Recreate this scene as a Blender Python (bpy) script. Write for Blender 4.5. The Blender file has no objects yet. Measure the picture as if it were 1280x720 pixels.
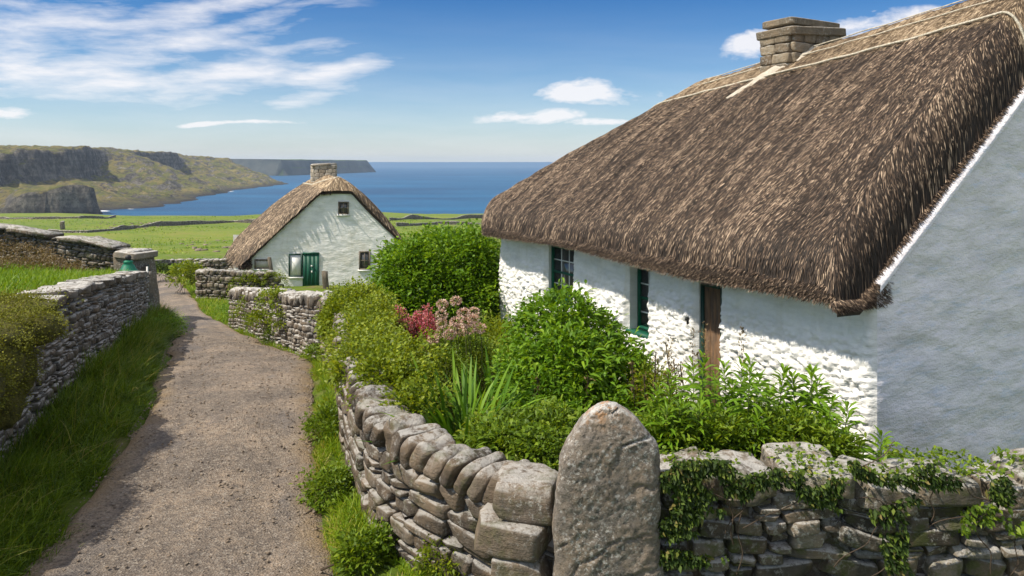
import bpy, math, random
import numpy as np
R = math.radians
rng = np.random.default_rng(7)
random.seed(7)
scn = bpy.context.scene
col = scn.collection

# ------------------------------------------------------------------ camera
CAMH = 3.3
cam_d = bpy.data.cameras.new('camera'); cam = bpy.data.objects.new('camera', cam_d); col.objects.link(cam)
cam.location = (0, 0, CAMH); cam.rotation_euler = (R(90), 0, 0)
cam_d.lens = 28.125; cam_d.sensor_width = 36; cam_d.shift_y = -158/1280
cam_d.clip_start = 0.1; cam_d.clip_end = 120000
scn.camera = cam

# ------------------------------------------------------------------ light
SUN_EL, SUN_H = 51.0, (-0.955, -0.297)
sd = bpy.data.lights.new('sun', 'SUN'); sun = bpy.data.objects.new('sun', sd); col.objects.link(sun)
sd.energy = 4.8; sd.angle = R(0.5); sd.color = (1.0, 0.93, 0.81)
from mathutils import Vector
sv = Vector((SUN_H[0]*math.cos(R(SUN_EL)), SUN_H[1]*math.cos(R(SUN_EL)), math.sin(R(SUN_EL))))
sun.rotation_euler = sv.to_track_quat('Z', 'Y').to_euler()
scn.view_settings.view_transform = 'Standard'; scn.view_settings.look = 'None'
scn.view_settings.gamma = 1; scn.view_settings.use_curve_mapping = False
scn.view_settings.exposure = 0.34
scn.cycles.max_bounces = 6; scn.cycles.diffuse_bounces = 3; scn.cycles.transparent_max_bounces = 8
scn.cycles.volume_bounces = 0
scn.cycles.use_denoising = True

world = bpy.data.worlds.new('World'); scn.world = world; world.use_nodes = True
class NT:
    def __init__(s, nt): s.nt = nt; s.n = nt.nodes; s.l = nt.links
    def add(s, t, **kw):
        nd = s.n.new(t)
        for k, v in kw.items():
            if k == 'ins':
                for kk, vv in v.items():
                    s.set(nd.inputs[kk], vv)
            else: setattr(nd, k, v)
        return nd
    def set(s, sock, v):
        if isinstance(v, bpy.types.NodeSocket): s.l.new(v, sock)
        else: sock.default_value = v
    def math(s, op, a, b=None, c=None, clamp=False):
        nd = s.n.new('ShaderNodeMath'); nd.operation = op; nd.use_clamp = clamp
        s.set(nd.inputs[0], a)
        if b is not None: s.set(nd.inputs[1], b)
        if c is not None: s.set(nd.inputs[2], c)
        return nd.outputs[0]
    def mix(s, f, a, b, bt='MIX'):
        nd = s.n.new('ShaderNodeMix'); nd.data_type = 'RGBA'; nd.blend_type = bt
        s.set(nd.inputs[0], f)
        for sock, v in ((nd.inputs[6], a), (nd.inputs[7], b)):
            s.set(sock, v if isinstance(v, bpy.types.NodeSocket) else (*v[:3], 1))
        return nd.outputs[2]
    def ramp(s, f, stops):
        nd = s.n.new('ShaderNodeValToRGB'); s.l.new(f, nd.inputs[0]); cr = nd.color_ramp
        while len(cr.elements) < len(stops): cr.elements.new(0.5)
        for el, (p, c) in zip(cr.elements, stops):
            el.position = p; el.color = (*c, 1) if isinstance(c, tuple) else (c, c, c, 1)
        return nd.outputs[0]
    def noise(s, vec, scale, detail=4, rough=.55, out=0, dist=0):
        nd = s.n.new('ShaderNodeTexNoise'); s.l.new(vec, nd.inputs['Vector'])
        nd.inputs['Scale'].default_value = scale; nd.inputs['Detail'].default_value = detail
        nd.inputs['Roughness'].default_value = rough; nd.inputs['Distortion'].default_value = dist
        return nd.outputs[out]
    def voro(s, vec, scale, feat='F1', out=0, rnd=1):
        nd = s.n.new('ShaderNodeTexVoronoi'); nd.feature = feat; s.l.new(vec, nd.inputs['Vector'])
        nd.inputs['Scale'].default_value = scale; nd.inputs['Randomness'].default_value = rnd
        return nd.outputs[out]
    def mapv(s, vec, scale=(1, 1, 1), loc=(0, 0, 0), rot=(0, 0, 0)):
        nd = s.n.new('ShaderNodeMapping'); s.l.new(vec, nd.inputs[0])
        nd.inputs['Scale'].default_value = scale; nd.inputs['Location'].default_value = loc
        nd.inputs['Rotation'].default_value = rot
        return nd.outputs[0]

w = NT(world.node_tree); bg = world.node_tree.nodes['Background']
sky = w.add('ShaderNodeTexSky', sky_type='NISHITA', sun_disc=False)
sky.sun_elevation = R(SUN_EL)
sky.sun_rotation = math.atan2(SUN_H[0], SUN_H[1])
sky.altitude = 30; sky.air_density = 1.0; sky.dust_density = 0.5; sky.ozone_density = 2.5
tc = w.add('ShaderNodeTexCoord'); sx = w.add('ShaderNodeSeparateXYZ', ins={0: tc.outputs['Generated']})
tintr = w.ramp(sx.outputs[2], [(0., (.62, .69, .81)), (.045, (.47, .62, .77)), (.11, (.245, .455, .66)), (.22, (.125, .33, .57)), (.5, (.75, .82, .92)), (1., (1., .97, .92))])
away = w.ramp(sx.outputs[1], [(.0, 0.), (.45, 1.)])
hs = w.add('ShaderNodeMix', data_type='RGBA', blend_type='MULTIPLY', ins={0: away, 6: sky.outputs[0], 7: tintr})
yy = w.math('MAXIMUM', sx.outputs[1], 0.08)
U = w.math('DIVIDE', sx.outputs[0], yy); V = w.math('DIVIDE', sx.outputs[2], yy)
uv = w.add('ShaderNodeCombineXYZ', ins={0: U, 1: V, 2: 0.0}).outputs[0]
warp = w.noise(uv, 3.0, 3, .5, out=1)
wv = w.add('ShaderNodeVectorMath', operation='MULTIPLY_ADD', ins={0: warp, 1: (.10, .05, 0), 2: uv}).outputs[0]
st = w.mapv(wv, scale=(2.4, 12.0, 1), rot=(0, 0, R(-12)))
cir = w.noise(st, 2.2, 9, .62)
puf = w.noise(w.mapv(wv, scale=(5, 12, 1)), 2.5, 8, .6)
def blob(px, py, rx, ry, rot=0.0):
    cu, cv = (px-640)/1000, (202-py)/1000
    m = w.add('ShaderNodeMapping', vector_type='TEXTURE'); w.l.new(wv, m.inputs[0])
    m.inputs['Location'].default_value = (cu+.05, cv+.025, 0)
    m.inputs['Rotation'].default_value = (0, 0, R(rot)); m.inputs['Scale'].default_value = (rx/1000, ry/1000, 1)
    d = w.add('ShaderNodeVectorMath', operation='LENGTH', ins={0: m.outputs[0]}).outputs['Value']
    return w.math('SUBTRACT', 1.0, d, clamp=True)
def addall(xs):
    a = xs[0]
    for b in xs[1:]: a = w.math('MAXIMUM', a, b)
    return a
cm = addall([blob(60, 88, 300, 62, 3), blob(300, 92, 230, 48, 5), blob(30, 40, 190, 55, 8), blob(255, 12, 150, 30, 10),
             blob(400, 118, 80, 20, 12), blob(-250, 70, 300, 90, 0), blob(160, 70, 330, 40, 12), blob(330, 25, 120, 18, 14), blob(420, 90, 120, 22, 10)])
cden = w.math('MULTIPLY', w.math('ADD', w.math('MULTIPLY_ADD', cir, 2.6, -1.58), w.math('MULTIPLY', w.math('POWER', cm, .6), .95), clamp=True), 1.25, clamp=True)
cden = w.math('MULTIPLY', cden, w.math('MULTIPLY', cm, 6, clamp=True))
pm = addall([blob(740, 117, 110, 22, -2), blob(655, 144, 120, 12, 0), blob(935, 52, 55, 24, 10), blob(1110, 36, 130, 26, 3),
             blob(745, 155, 60, 8, 0), blob(1450, 60, 150, 40, 5), blob(300, 154, 110, 5, 1), blob(0, 145, 70, 14, 0)])
pden = w.math('MULTIPLY', w.math('ADD', w.math('MULTIPLY_ADD', puf, 2.8, -1.75), w.math('MULTIPLY', w.math('POWER', pm, .7), 1.1), clamp=True), 1.9, clamp=True)
pden = w.math('MULTIPLY', pden, w.math('MULTIPLY', pm, 6, clamp=True))
lowv = w.math('SUBTRACT', 1.0, w.math('DIVIDE', w.math('ABSOLUTE', V), 0.22), clamp=True)
low = w.math('MULTIPLY', w.math('POWER', lowv, 1.5), w.math('MULTIPLY_ADD', w.noise(w.mapv(wv, scale=(2, 16, 1)), 2, 6, .6), .9, .12))
dens = w.math('MAXIMUM', w.math('MULTIPLY', w.math('MAXIMUM', cden, pden), .84), w.math('MULTIPLY', low, .62))
fill_veil = w.math('MULTIPLY', w.ramp(sx.outputs[2], [(.28, 0.), (.55, 1.)]), w.math('MULTIPLY_ADD', w.noise(tc.outputs['Generated'], 2.5, 5, .6), .9, .18))  # bright overhead cloud, out of view, added to lighten and neutralise the shade
dens = w.math('MAXIMUM', dens, fill_veil)
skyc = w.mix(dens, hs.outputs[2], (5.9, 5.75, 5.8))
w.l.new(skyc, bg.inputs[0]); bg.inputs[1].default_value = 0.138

# ------------------------------------------------------------------ numpy noise
def _h(ix, iy, iz, seed=0):
    with np.errstate(over='ignore'):
        h = (ix.astype(np.int64)*374761393 + iy.astype(np.int64)*668265263 + iz.astype(np.int64)*2147483647 + seed*974634777) & 0xffffffff
        h = ((h ^ (h >> 13))*1274126177) & 0xffffffff
        h = ((h ^ (h >> 16))*2246822519) & 0xffffffff
    return ((h ^ (h >> 15)) & 0xffffff)/float(0xffffff)
def vn(P, seed=0):
    P = np.asarray(P, float); i = np.floor(P).astype(np.int64); f = P-i; f = f*f*(3-2*f)
    r = 0
    for a in (0, 1):
        for b in (0, 1):
            for c in (0, 1):
                wt = (f[..., 0] if a else 1-f[..., 0])*(f[..., 1] if b else 1-f[..., 1])*(f[..., 2] if c else 1-f[..., 2])
                r = r + wt*_h(i[..., 0]+a, i[..., 1]+b, i[..., 2]+c, seed)
    return r*2-1
def fbm(P, oct=4, seed=0, gain=.5):
    P = np.asarray(P, float); r = 0; a = 1
    for k in range(oct):
        r = r + a*vn(P*2**k+k*17.3, seed+k); a *= gain
    return r
def worley2(x, y, seed=0):
    ix = np.floor(x).astype(np.int64); iy = np.floor(y).astype(np.int64)
    F1 = np.full(x.shape, 9.0); F2 = np.full(x.shape, 9.0); idv = np.zeros(x.shape)
    z = np.zeros_like(ix)
    for a in (-1, 0, 1):
        for b in (-1, 0, 1):
            cx = ix+a+.15+.7*_h(ix+a, iy+b, z, seed); cy = iy+b+.15+.7*_h(ix+a, iy+b, z, seed+1)
            d = np.hypot(x-cx, y-cy); v = _h(ix+a, iy+b, z, seed+2)
            m = d < F1
            F2 = np.where(m, F1, np.minimum(F2, d)); idv = np.where(m, v, idv); F1 = np.where(m, d, F1)
    return F1, F2, idv
def P3(x, y, z=0.0):
    x, y, z = np.broadcast_arrays(x, y, z); return np.stack([x, y, z], -1).astype(float)
def sstep(a, b, x):
    t = np.clip((x-a)/(b-a), 0, 1); return t*t*(3-2*t)
def nrm(v): return v/np.maximum(np.linalg.norm(v, axis=-1, keepdims=True), 1e-9)

# ------------------------------------------------------------------ mesh helpers
def mesh_obj(name, verts, faces, mat=None, parent=None, attrs=None, smooth=False, loc=None):
    """faces: array (n,k) or list of such arrays"""
    if isinstance(faces, np.ndarray): faces = [faces]
    verts = np.asarray(verts, np.float32)
    if parent is not None:
        verts = verts - np.array(parent_loc(parent), np.float32)
    if loc is not None: verts = verts - np.array(loc, np.float32)
    me = bpy.data.meshes.new(name)
    faces = [np.asarray(f, np.int32) for f in faces if len(f)]
    nl = sum(f.size for f in faces); nf = sum(len(f) for f in faces)
    me.vertices.add(len(verts)); me.vertices.foreach_set('co', verts.ravel())
    me.loops.add(nl); me.loops.foreach_set('vertex_index', np.concatenate([f.ravel() for f in faces]))
    me.polygons.add(nf)
    tot = np.concatenate([np.full(len(f), f.shape[1], np.int32) for f in faces])
    me.polygons.foreach_set('loop_start', np.concatenate([[0], np.cumsum(tot)[:-1]]).astype(np.int32))
    if smooth: me.polygons.foreach_set('use_smooth', np.ones(nf, bool))
    for k, v in (attrs or {}).items():
        at = me.attributes.new(k, 'FLOAT', 'POINT'); at.data.foreach_set('value', np.asarray(v, np.float32).ravel())
    me.update(calc_edges=True); me.validate()
    o = bpy.data.objects.new(name, me); col.objects.link(o)
    if mat: me.materials.append(mat)
    if parent is not None: o.parent = parent
    if loc is not None: o.location = loc
    return o
def parent_loc(p):
    v = Vector((0, 0, 0))
    while p is not None: v = v + p.location; p = p.parent
    return v
def thing(name, loc, label, cat, group=None):
    o = bpy.data.objects.new(name, None); col.objects.link(o); o.location = loc; o.empty_display_size = .2
    return tag(o, label, cat, group)
def tag(o, label, cat, group=None, kind=None):
    o['label'] = label; o['category'] = cat
    if group: o['group'] = group
    if kind: o['kind'] = kind
    return o
def kind(o, k, label=None):
    o['kind'] = k
    if label: o['label'] = label
    return o
class MB:
    """collects shapes (mixed faces) into one mesh"""
    def __init__(s): s.v = []; s.q = []; s.t = []; s.n = 0; s.a = []
    def add(s, V, F, tint=.5):
        V = np.asarray(V, float).reshape(-1, 3); F = np.asarray(F, int)
        (s.q if F.shape[1] == 4 else s.t).append(F+s.n); s.v.append(V); s.n += len(V)
        s.a.append(np.broadcast_to(np.asarray(tint, float), (len(V),)))
    def box(s, o, ax, ay, az, tint=.5):
        """box from corner o with edge vectors"""
        o, ax, ay, az = (np.array(k, float) for k in (o, ax, ay, az))
        V = [o, o+ax, o+ax+ay, o+ay, o+az, o+ax+az, o+ax+ay+az, o+ay+az]
        s.add(V, [(0, 3, 2, 1), (4, 5, 6, 7), (0, 1, 5, 4), (1, 2, 6, 5), (2, 3, 7, 6), (3, 0, 4, 7)], tint)
    def grid(s, G, tint=.5, flip=False):
        """G: (a,b,3)"""
        a, b = G.shape[:2]; s.add(G.reshape(-1, 3), grid_faces(a, b, flip), np.broadcast_to(tint, (a, b)).ravel() if np.ndim(tint) else tint)
    def tube(s, pts, r, sides=6, tint=.5):
        pts = np.asarray(pts, float); T = nrm(np.gradient(pts, axis=0))
        up = np.where(np.abs(T[:, 2:3]) > .9, [[1., 0, 0]], [[0, 0, 1.]])
        A = nrm(np.cross(T, up)); B = np.cross(T, A); r = np.broadcast_to(r, (len(pts),))
        th = np.arange(sides)*2*math.pi/sides
        G = pts[:, None]+r[:, None, None]*(np.cos(th)[None, :, None]*A[:, None]+np.sin(th)[None, :, None]*B[:, None])
        G = np.concatenate([G, G[:, :1]], 1); s.grid(G, tint)
        s.add(np.vstack([G[-1, :-1], pts[-1:]]), [(i, (i+1) % sides, sides) for i in range(sides)], tint)
    def lathe(s, c, prof, sides=20, tint=.5):
        th = np.arange(sides+1)*2*math.pi/sides; pr = np.array(prof, float)
        G = np.stack([c[0]+pr[:, 0:1]*np.cos(th), c[1]+pr[:, 0:1]*np.sin(th), c[2]+np.repeat(pr[:, 1:2], sides+1, 1)], -1)
        s.grid(G, tint, flip=True)
    def build(s, name, mat, parent=None, smooth=False, **kw):
        F = []
        if s.q: F.append(np.concatenate(s.q))
        if s.t: F.append(np.concatenate(s.t))
        return mesh_obj(name, np.concatenate(s.v), F, mat, parent, {'tint': np.concatenate(s.a)}, smooth, **kw)
def grid_faces(a, b, flip=False):
    i = np.arange(a-1)[:, None]*b+np.arange(b-1)[None]; i = i.ravel()
    f = np.stack([i, i+1, i+b+1, i+b], -1)
    return f[:, ::-1] if flip else f

# ------------------------------------------------------------------ materials
def material(name):
    m = bpy.data.materials.new(name); m.use_nodes = True; n = NT(m.node_tree)
    b = m.node_tree.nodes['Principled BSDF']; b.inputs['Roughness'].default_value = .9
    b.inputs['Specular IOR Level'].default_value = .25
    return m, n, b
def bump(n, b, h, strength=.5, dist=.02):
    nd = n.add('ShaderNodeBump', ins={'Strength': strength, 'Distance': dist, 'Height': h})
    n.l.new(nd.outputs[0], b.inputs['Normal'])
def pos(n): return n.add('ShaderNodeNewGeometry').outputs['Position']
def attr(n, name='tint'): return n.add('ShaderNodeAttribute', attribute_name=name).outputs['Fac']

def stone_mat(name, dark, mid, light, lichen=.5, moss=.0, scale=1.0, orange=False, strata=.5):
    m, n, b = material(name); p = pos(n); t = attr(n)
    base = n.ramp(t, [(0, dark), (.5, mid), (1, light)])
    g = n.noise(p, 14*scale, 8, .7)
    c = n.mix(n.math('MULTIPLY_ADD', g, 2.2, -.6, clamp=True), n.mix(.55, base, (0.03, .026, .022), 'MULTIPLY'), base)
    c = n.mix(n.ramp(n.noise(p, 3.1*scale, 5, .6), [(.42, 0.), (.62, .55)]), c, n.mix(.5, base, (.34, .23, .13)))
    li = n.math('MULTIPLY', n.ramp(n.noise(p, 22*scale, 6, .75), [(.53, 0.), (.60, 1.)]), n.ramp(n.noise(p, 2.3*scale, 3), [(.42, 0.), (.6, 1.)]))
    c = n.mix(n.math('MULTIPLY', li, lichen), c, (.52, .50, .45))
    geo = n.add('ShaderNodeNewGeometry'); nz = n.add('ShaderNodeSeparateXYZ', ins={0: geo.outputs['Normal']}).outputs[2]
    upl = n.math('MULTIPLY', n.ramp(nz, [(.45, 0.), (.8, 1.)]), n.ramp(n.noise(p, 9*scale, 8, .8), [(.42, 0.), (.52, .85)]))
    c = n.mix(n.math('MULTIPLY', upl, min(1, lichen*1.3)), c, (.56, .54, .50))
    if moss:
        mo = n.math('MULTIPLY', n.ramp(n.noise(p, 5*scale, 6, .7), [(.52, 0.), (.62, 1.)]), moss)
        c = n.mix(mo, c, (.075, .085, .02))
    if orange:
        c = n.mix(n.ramp(n.noise(p, 38, 6, .8), [(.54, 0.), (.60, .75)]), c, (.06, .052, .045))
        zc = n.add('ShaderNodeSeparateXYZ', ins={0: p}).outputs[2]
        oz = n.ramp(n.math('MULTIPLY_ADD', zc, 1.0, -.75), [(.74, 0.), (.90, 1.)])
        oo = n.math('MULTIPLY', oz, n.ramp(n.noise(p, 16, 6, .7), [(.52, 0.), (.60, .75)]))
        c = n.mix(oo, c, (.36, .17, .05))
        vz = n.ramp(n.voro(p, 26, out=0), [(.18, 1.), (.34, 0.)])
        c = n.mix(n.math('MULTIPLY', vz, n.ramp(n.noise(p, 6, 3), [(.5, 0.), (.6, .55)])), c, (.42, .41, .38))
    n.l.new(c, b.inputs['Base Color'])
    h = n.math('ADD', n.math('MULTIPLY', g, .8), n.math('MULTIPLY', n.noise(p, 60*scale, 6, .7), .5))
    st = n.noise(n.mapv(p, scale=(3, 3, 16)), 2.2*scale, 5, .6)
    h = n.math('ADD', h, n.math('MULTIPLY', st, strata))
    bump(n, b, h, .9, .035/scale)
    return m
M = {}
M['stone'] = stone_mat('weathered_stone', (.065, .051, .039), (.135, .106, .08), (.22, .175, .13), .48, moss=.35)
M['stone_mossy'] = stone_mat('lichened_dark_stone', (.06, .05, .04), (.13, .11, .085), (.24, .21, .17), .6, moss=.7)  # mossier, more lichened variant of the wall stone
M['stone_grey'] = stone_mat('grey_limestone', (.085, .075, .06), (.17, .148, .12), (.29, .255, .21), .75)
M['stone_grit'] = stone_mat('lane_grit', (.22, .175, .14), (.36, .29, .22), (.46, .38, .30), .0)
M['stone_far'] = stone_mat('field_wall_stone', (.07, .06, .045), (.15, .13, .10), (.30, .27, .22), .7, scale=.6)
M['standing'] = stone_mat('standing_stone', (.13, .115, .095), (.21, .18, .148), (.26, .225, .19), .85, scale=1.6, orange=True, strata=.0)
M['chimney_pale'] = stone_mat('pale_chimney_stone', (.28, .24, .19), (.42, .37, .30), (.56, .50, .42), .5)
M['chimney'] = stone_mat('chimney_stone', (.12, .095, .07), (.22, .18, .13), (.34, .28, .2), .5)
m, n, b = material('dark_gap'); b.inputs['Base Color'].default_value = (.03, .025, .02, 1); M['gap'] = m

def whitewash(name, rough_b=.5, warm=False, mauve=False):
    m, n, b = material(name); p = pos(n)
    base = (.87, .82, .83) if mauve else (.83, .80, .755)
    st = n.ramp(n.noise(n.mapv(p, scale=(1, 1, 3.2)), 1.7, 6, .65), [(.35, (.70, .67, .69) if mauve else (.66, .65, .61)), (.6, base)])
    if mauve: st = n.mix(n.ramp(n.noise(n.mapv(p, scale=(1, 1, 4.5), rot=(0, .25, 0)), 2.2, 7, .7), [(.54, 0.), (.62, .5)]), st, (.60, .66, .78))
    c = n.mix(n.ramp(n.noise(n.mapv(p, scale=(3, 3, .7)), 1.6, 6, .7), [(.5, 0.), (.72, .36)]), st, (.66, .61, .60) if mauve else (.55, .50, .38))
    c = n.mix(n.ramp(n.noise(p, 34, 5, .8), [(.66, 0.), (.72, .8)]), c, (.22, .21, .19))
    if warm:
        c = n.mix(n.ramp(n.noise(p, .55, 5, .7), [(.50, 0.), (.64, .4)]), c, (.56, .50, .36))
    n.l.new(c, b.inputs['Base Color'])
    h = n.math('ADD', n.noise(n.mapv(p, scale=(1, 1, 2.6)), 5, 7, .6), n.math('MULTIPLY', n.noise(p, 45, 5, .7), .35))
    bump(n, b, h, rough_b, .05)
    return m
M['white_rough'] = whitewash('whitewashed_rubble', .45)
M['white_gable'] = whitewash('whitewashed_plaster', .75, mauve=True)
M['white_far'] = whitewash('old_whitewash', .5, True)

m, n, b = material('thatch'); p = pos(n); t = attr(n); g = attr(n, 'gold')
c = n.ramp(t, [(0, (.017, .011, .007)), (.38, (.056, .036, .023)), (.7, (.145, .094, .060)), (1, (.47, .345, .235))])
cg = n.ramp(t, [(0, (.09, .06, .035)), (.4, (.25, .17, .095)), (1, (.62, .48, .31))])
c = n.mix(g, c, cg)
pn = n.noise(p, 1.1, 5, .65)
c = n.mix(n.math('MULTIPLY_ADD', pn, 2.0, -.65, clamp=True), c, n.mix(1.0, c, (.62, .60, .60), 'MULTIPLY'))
n.l.new(c, b.inputs['Base Color']); b.inputs['Roughness'].default_value = .75; b.inputs['Specular IOR Level'].default_value = .35
M['thatch'] = m
m, n, b = material('straw_rope'); p = pos(n)
c = n.ramp(n.noise(p, 40, 4), [(.3, (.30, .26, .19)), (.65, (.64, .58, .47))]); n.l.new(c, b.inputs['Base Color'])
bump(n, b, n.noise(p, 70, 3), .8, .02); M['rope'] = m
m, n, b = material('lime_mortar'); p = pos(n)
c = n.ramp(n.noise(p, 12, 6, .7), [(.3, (.33, .28, .21)), (.65, (.56, .50, .41))]); n.l.new(c, b.inputs['Base Color'])
bump(n, b, n.noise(p, 30, 5), .8, .03); M['mortar'] = m

def paint(name, c1, c2, rough=.5):
    m, n, b = material(name); p = pos(n)
    c = n.mix(n.ramp(n.noise(n.mapv(p, scale=(6, 6, 1.2)), 3, 6, .7), [(.42, 0.), (.68, 1.)]), c1, c2)
    n.l.new(c, b.inputs['Base Color']); b.inputs['Roughness'].default_value = rough
    bump(n, b, n.noise(n.mapv(p, scale=(8, 8, 1)), 6, 4), .3, .01)
    return m
M['green'] = paint('green_paint', (.008, .10, .055), (.012, .055, .035))
M['green_dark'] = paint('dark_green_paint', (.01, .05, .035), (.02, .035, .028))
M['green_door'] = paint('green_door_paint', (.012, .085, .05), (.012, .06, .038))
M['green_iron'] = paint('green_painted_iron', (.008, .17, .09), (.012, .09, .055))
M['white_paint'] = paint('white_paint', (.75, .74, .70), (.6, .58, .52))
M['wood'] = paint('weathered_wood', (.20, .115, .06), (.07, .05, .035), .8)
M['wood_grey'] = paint('grey_wood', (.17, .14, .10), (.08, .065, .05), .85)
m, n, b = material('window_glass'); b.inputs['Base Color'].default_value = (.07, .065, .06, 1)
b.inputs['Roughness'].default_value = .12; b.inputs['Specular IOR Level'].default_value = .6; M['glass'] = m
m, n, b = material('curtain'); b.inputs['Base Color'].default_value = (.45, .42, .36, 1); M['curtain'] = m
m, n, b = material('latch_iron'); b.inputs['Base Color'].default_value = (.02, .02, .02, 1); b.inputs['Roughness'].default_value = .5; M['iron'] = m

def leaf_mat(name, stops, trans=.35, rough=.5):
    m, n, b = material(name); t = attr(n)
    c = n.ramp(t, stops)
    n.l.new(c, b.inputs['Base Color']); b.inputs['Roughness'].default_value = rough; b.inputs['Specular IOR Level'].default_value = .22
    tr = n.add('ShaderNodeBsdfTranslucent'); n.l.new(n.mix(1.0, c, (1.5, 1.35, .55), 'MULTIPLY'), tr.inputs[0])
    ms = n.add('ShaderNodeMixShader', ins={0: trans}); out = m.node_tree.nodes['Material Output']
    n.l.new(b.outputs[0], ms.inputs[1]); n.l.new(tr.outputs[0], ms.inputs[2]); n.l.new(ms.outputs[0], out.inputs[0])
    return m
M['leaf_bright'] = leaf_mat('bright_leaves', [(0, (.045, .10, .006)), (.5, (.12, .235, .010)), (1, (.25, .37, .022))])
M['leaf_mid'] = leaf_mat('mid_leaves', [(0, (.04, .075, .006)), (.5, (.115, .19, .010)), (1, (.24, .31, .025))])
M['leaf_olive'] = leaf_mat('olive_leaves', [(0, (.055, .08, .006)), (.5, (.16, .22, .010)), (1, (.34, .37, .03))])
M['leaf_blade'] = leaf_mat('sword_leaves', [(0, (.045, .11, .008)), (.5, (.10, .215, .012)), (.9, (.20, .33, .025)), (1, (.34, .28, .12))])
M['leaf_ivy'] = leaf_mat('ivy_leaves', [(0, (.016, .03, .006)), (.6, (.045, .08, .010)), (.9, (.12, .17, .02)), (1, (.20, .15, .05))], .25, .65)
M['grass'] = leaf_mat('grass_blades', [(0, (.04, .08, .005)), (.5, (.12, .20, .010)), (.85, (.22, .29, .02)), (1, (.38, .32, .11))])
M['grass_bright'] = leaf_mat('meadow_grass_blades', [(0, (.07, .14, .004)), (.5, (.16, .27, .008)), (.9, (.28, .34, .02)), (1, (.38, .32, .08))])
M['leaf_cushion'] = leaf_mat('cushion_leaves', [(0, (.05, .055, .008)), (.5, (.14, .15, .014)), (1, (.27, .26, .03))], .2, .8)
M['heath'] = leaf_mat('heath_leaves', [(0, (.06, .04, .018)), (.5, (.15, .10, .045)), (1, (.26, .19, .07))], .2)
M['pink'] = leaf_mat('pink_petals', [(0, (.22, .03, .05)), (.5, (.45, .09, .13)), (1, (.55, .25, .28))], .3)
M['seedhead'] = leaf_mat('pale_seed_heads', [(0, (.28, .12, .10)), (.5, (.48, .30, .25)), (1, (.66, .54, .44))], .2)
m, n, b = material('stem'); b.inputs['Base Color'].default_value = (.10, .11, .035, 1); M['stem'] = m
m, n, b = material('twig'); b.inputs['Base Color'].default_value = (.06, .042, .028, 1); M['twig'] = m

# ------------------------------------------------------------------ terrain
PR = np.array([(-20, 0), (11, 0), (14.7, -.35), (20, -1.0), (27, -1.85), (33, -2.3), (38, -2.6), (45, -3.0), (60, -4.6), (100, -8.), (150, -11.5),
      (250, -17), (400, -24), (450, -26.3), (478, -28.3), (500, -31.5), (540, -36), (700, -42), (5000, -60)])
PG = np.array([(-20, 0), (17, 0), (22, -.5), (30, -1.8), (40, -2.8), (50, -3.6), (60, -4.6)])
_yy = np.linspace(-20, 70, 1801)
_k = np.hanning(61); _k /= _k.sum()
def _sm(P):
    z = np.interp(_yy, P[:, 0], P[:, 1]); return np.convolve(np.pad(z, 30, mode='edge'), _k, 'valid')
_pr, _pg = _sm(PR), _sm(PG)
def prof(y): return np.where(y < 65, np.interp(y, _yy, _pr), np.interp(y, PR[:, 0], PR[:, 1]))
def profg(y): return np.where(y < 55, np.interp(y, _yy, _pg), prof(y))
EDGE = np.array([(-6, -2.6, -.1), (0, -2.9, -.5), (3, -3.3, -.9), (6.37, -3.9, -1.5), (8.3, -4.3, -2.1), (11, -4.98, -2.75), (14.5, -6.35, -3.62), (17, -7.35, -4.95), (20, -8.4, -6.7),
      (24, -10.1, -8.7), (27, -11.7, -10.3), (33, -14.9, -13.2), (38, -17.1, -15.6), (43, -19.3, -18.1), (46, -21.6, -20.2), (50, -26, -25), (60, -40, -39)])
def roadL(y): return np.interp(y, EDGE[:, 0], EDGE[:, 1])
def roadR(y): return np.interp(y, EDGE[:, 0], EDGE[:, 2])
LW = np.array([(3.6, -4.1), (6, -4.78), (8, -5.36), (11, -6.25), (14.6, -7.4), (18.5, -8.8), (23, -10.45), (24.3, -10.95), (26, -11.8), (80, -40)])
def leftw(y): return np.interp(y, LW[:, 0], LW[:, 1])
GW = np.array([(5.3, .6), (5.75, -.1), (6.3, -.75), (7.1, -1.28), (8, -1.62), (9.5, -2.1), (12, -2.72), (14.3, -3.4), (14.9, -3.7), (18.3, -5.65), (22.5, -7.95), (24, -9), (60, -40)])
def gardw(y): return np.interp(y, GW[:, 0], GW[:, 1])
def ground(x, y):
    x = np.asarray(x, float); y = np.asarray(y, float)
    base = prof(y)
    # garden side
    gi = sstep(.05, .5, x-gardw(y))*sstep(5.45, 5.8, y)*(1-sstep(19.5, 24, y))
    lowr = sstep(2.9, 3.6, x+.51*(y-7.8)*(y > 7.8))
    near = (1-sstep(16, 24, y))
    z = base*(1-gi)+(profg(y)*.75+.25*base+.32*near*(1-lowr)-.30*near*lowr)*gi
    # raised field on the left
    li = sstep(.1, .5, leftw(y)-x)*(1-sstep(24.9, 27.5, y+.12*(x+11)*0))
    z = z+li*(1.33+.06*np.clip(leftw(y)-x, 0, 12))
    P = P3(x*.35, y*.35)
    z = z+.05*fbm(P, 3, 3)*np.clip(1-((x-roadL(y)+.5 > 0) & (x < roadR(y)+.5))*1.0, 0.25, 1)
    far = sstep(50, 160, y)
    z = z+far*1.6*fbm(P3(x*.012, y*.012), 3, 9)+sstep(45, 80, y)*.35*fbm(P3(x*.06, y*.06), 3, 12)
    inr = sstep(-.25, .05, x-roadL(y))*sstep(-.25, .05, roadR(y)-x)
    z = z-.11*inr
    return z
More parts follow.
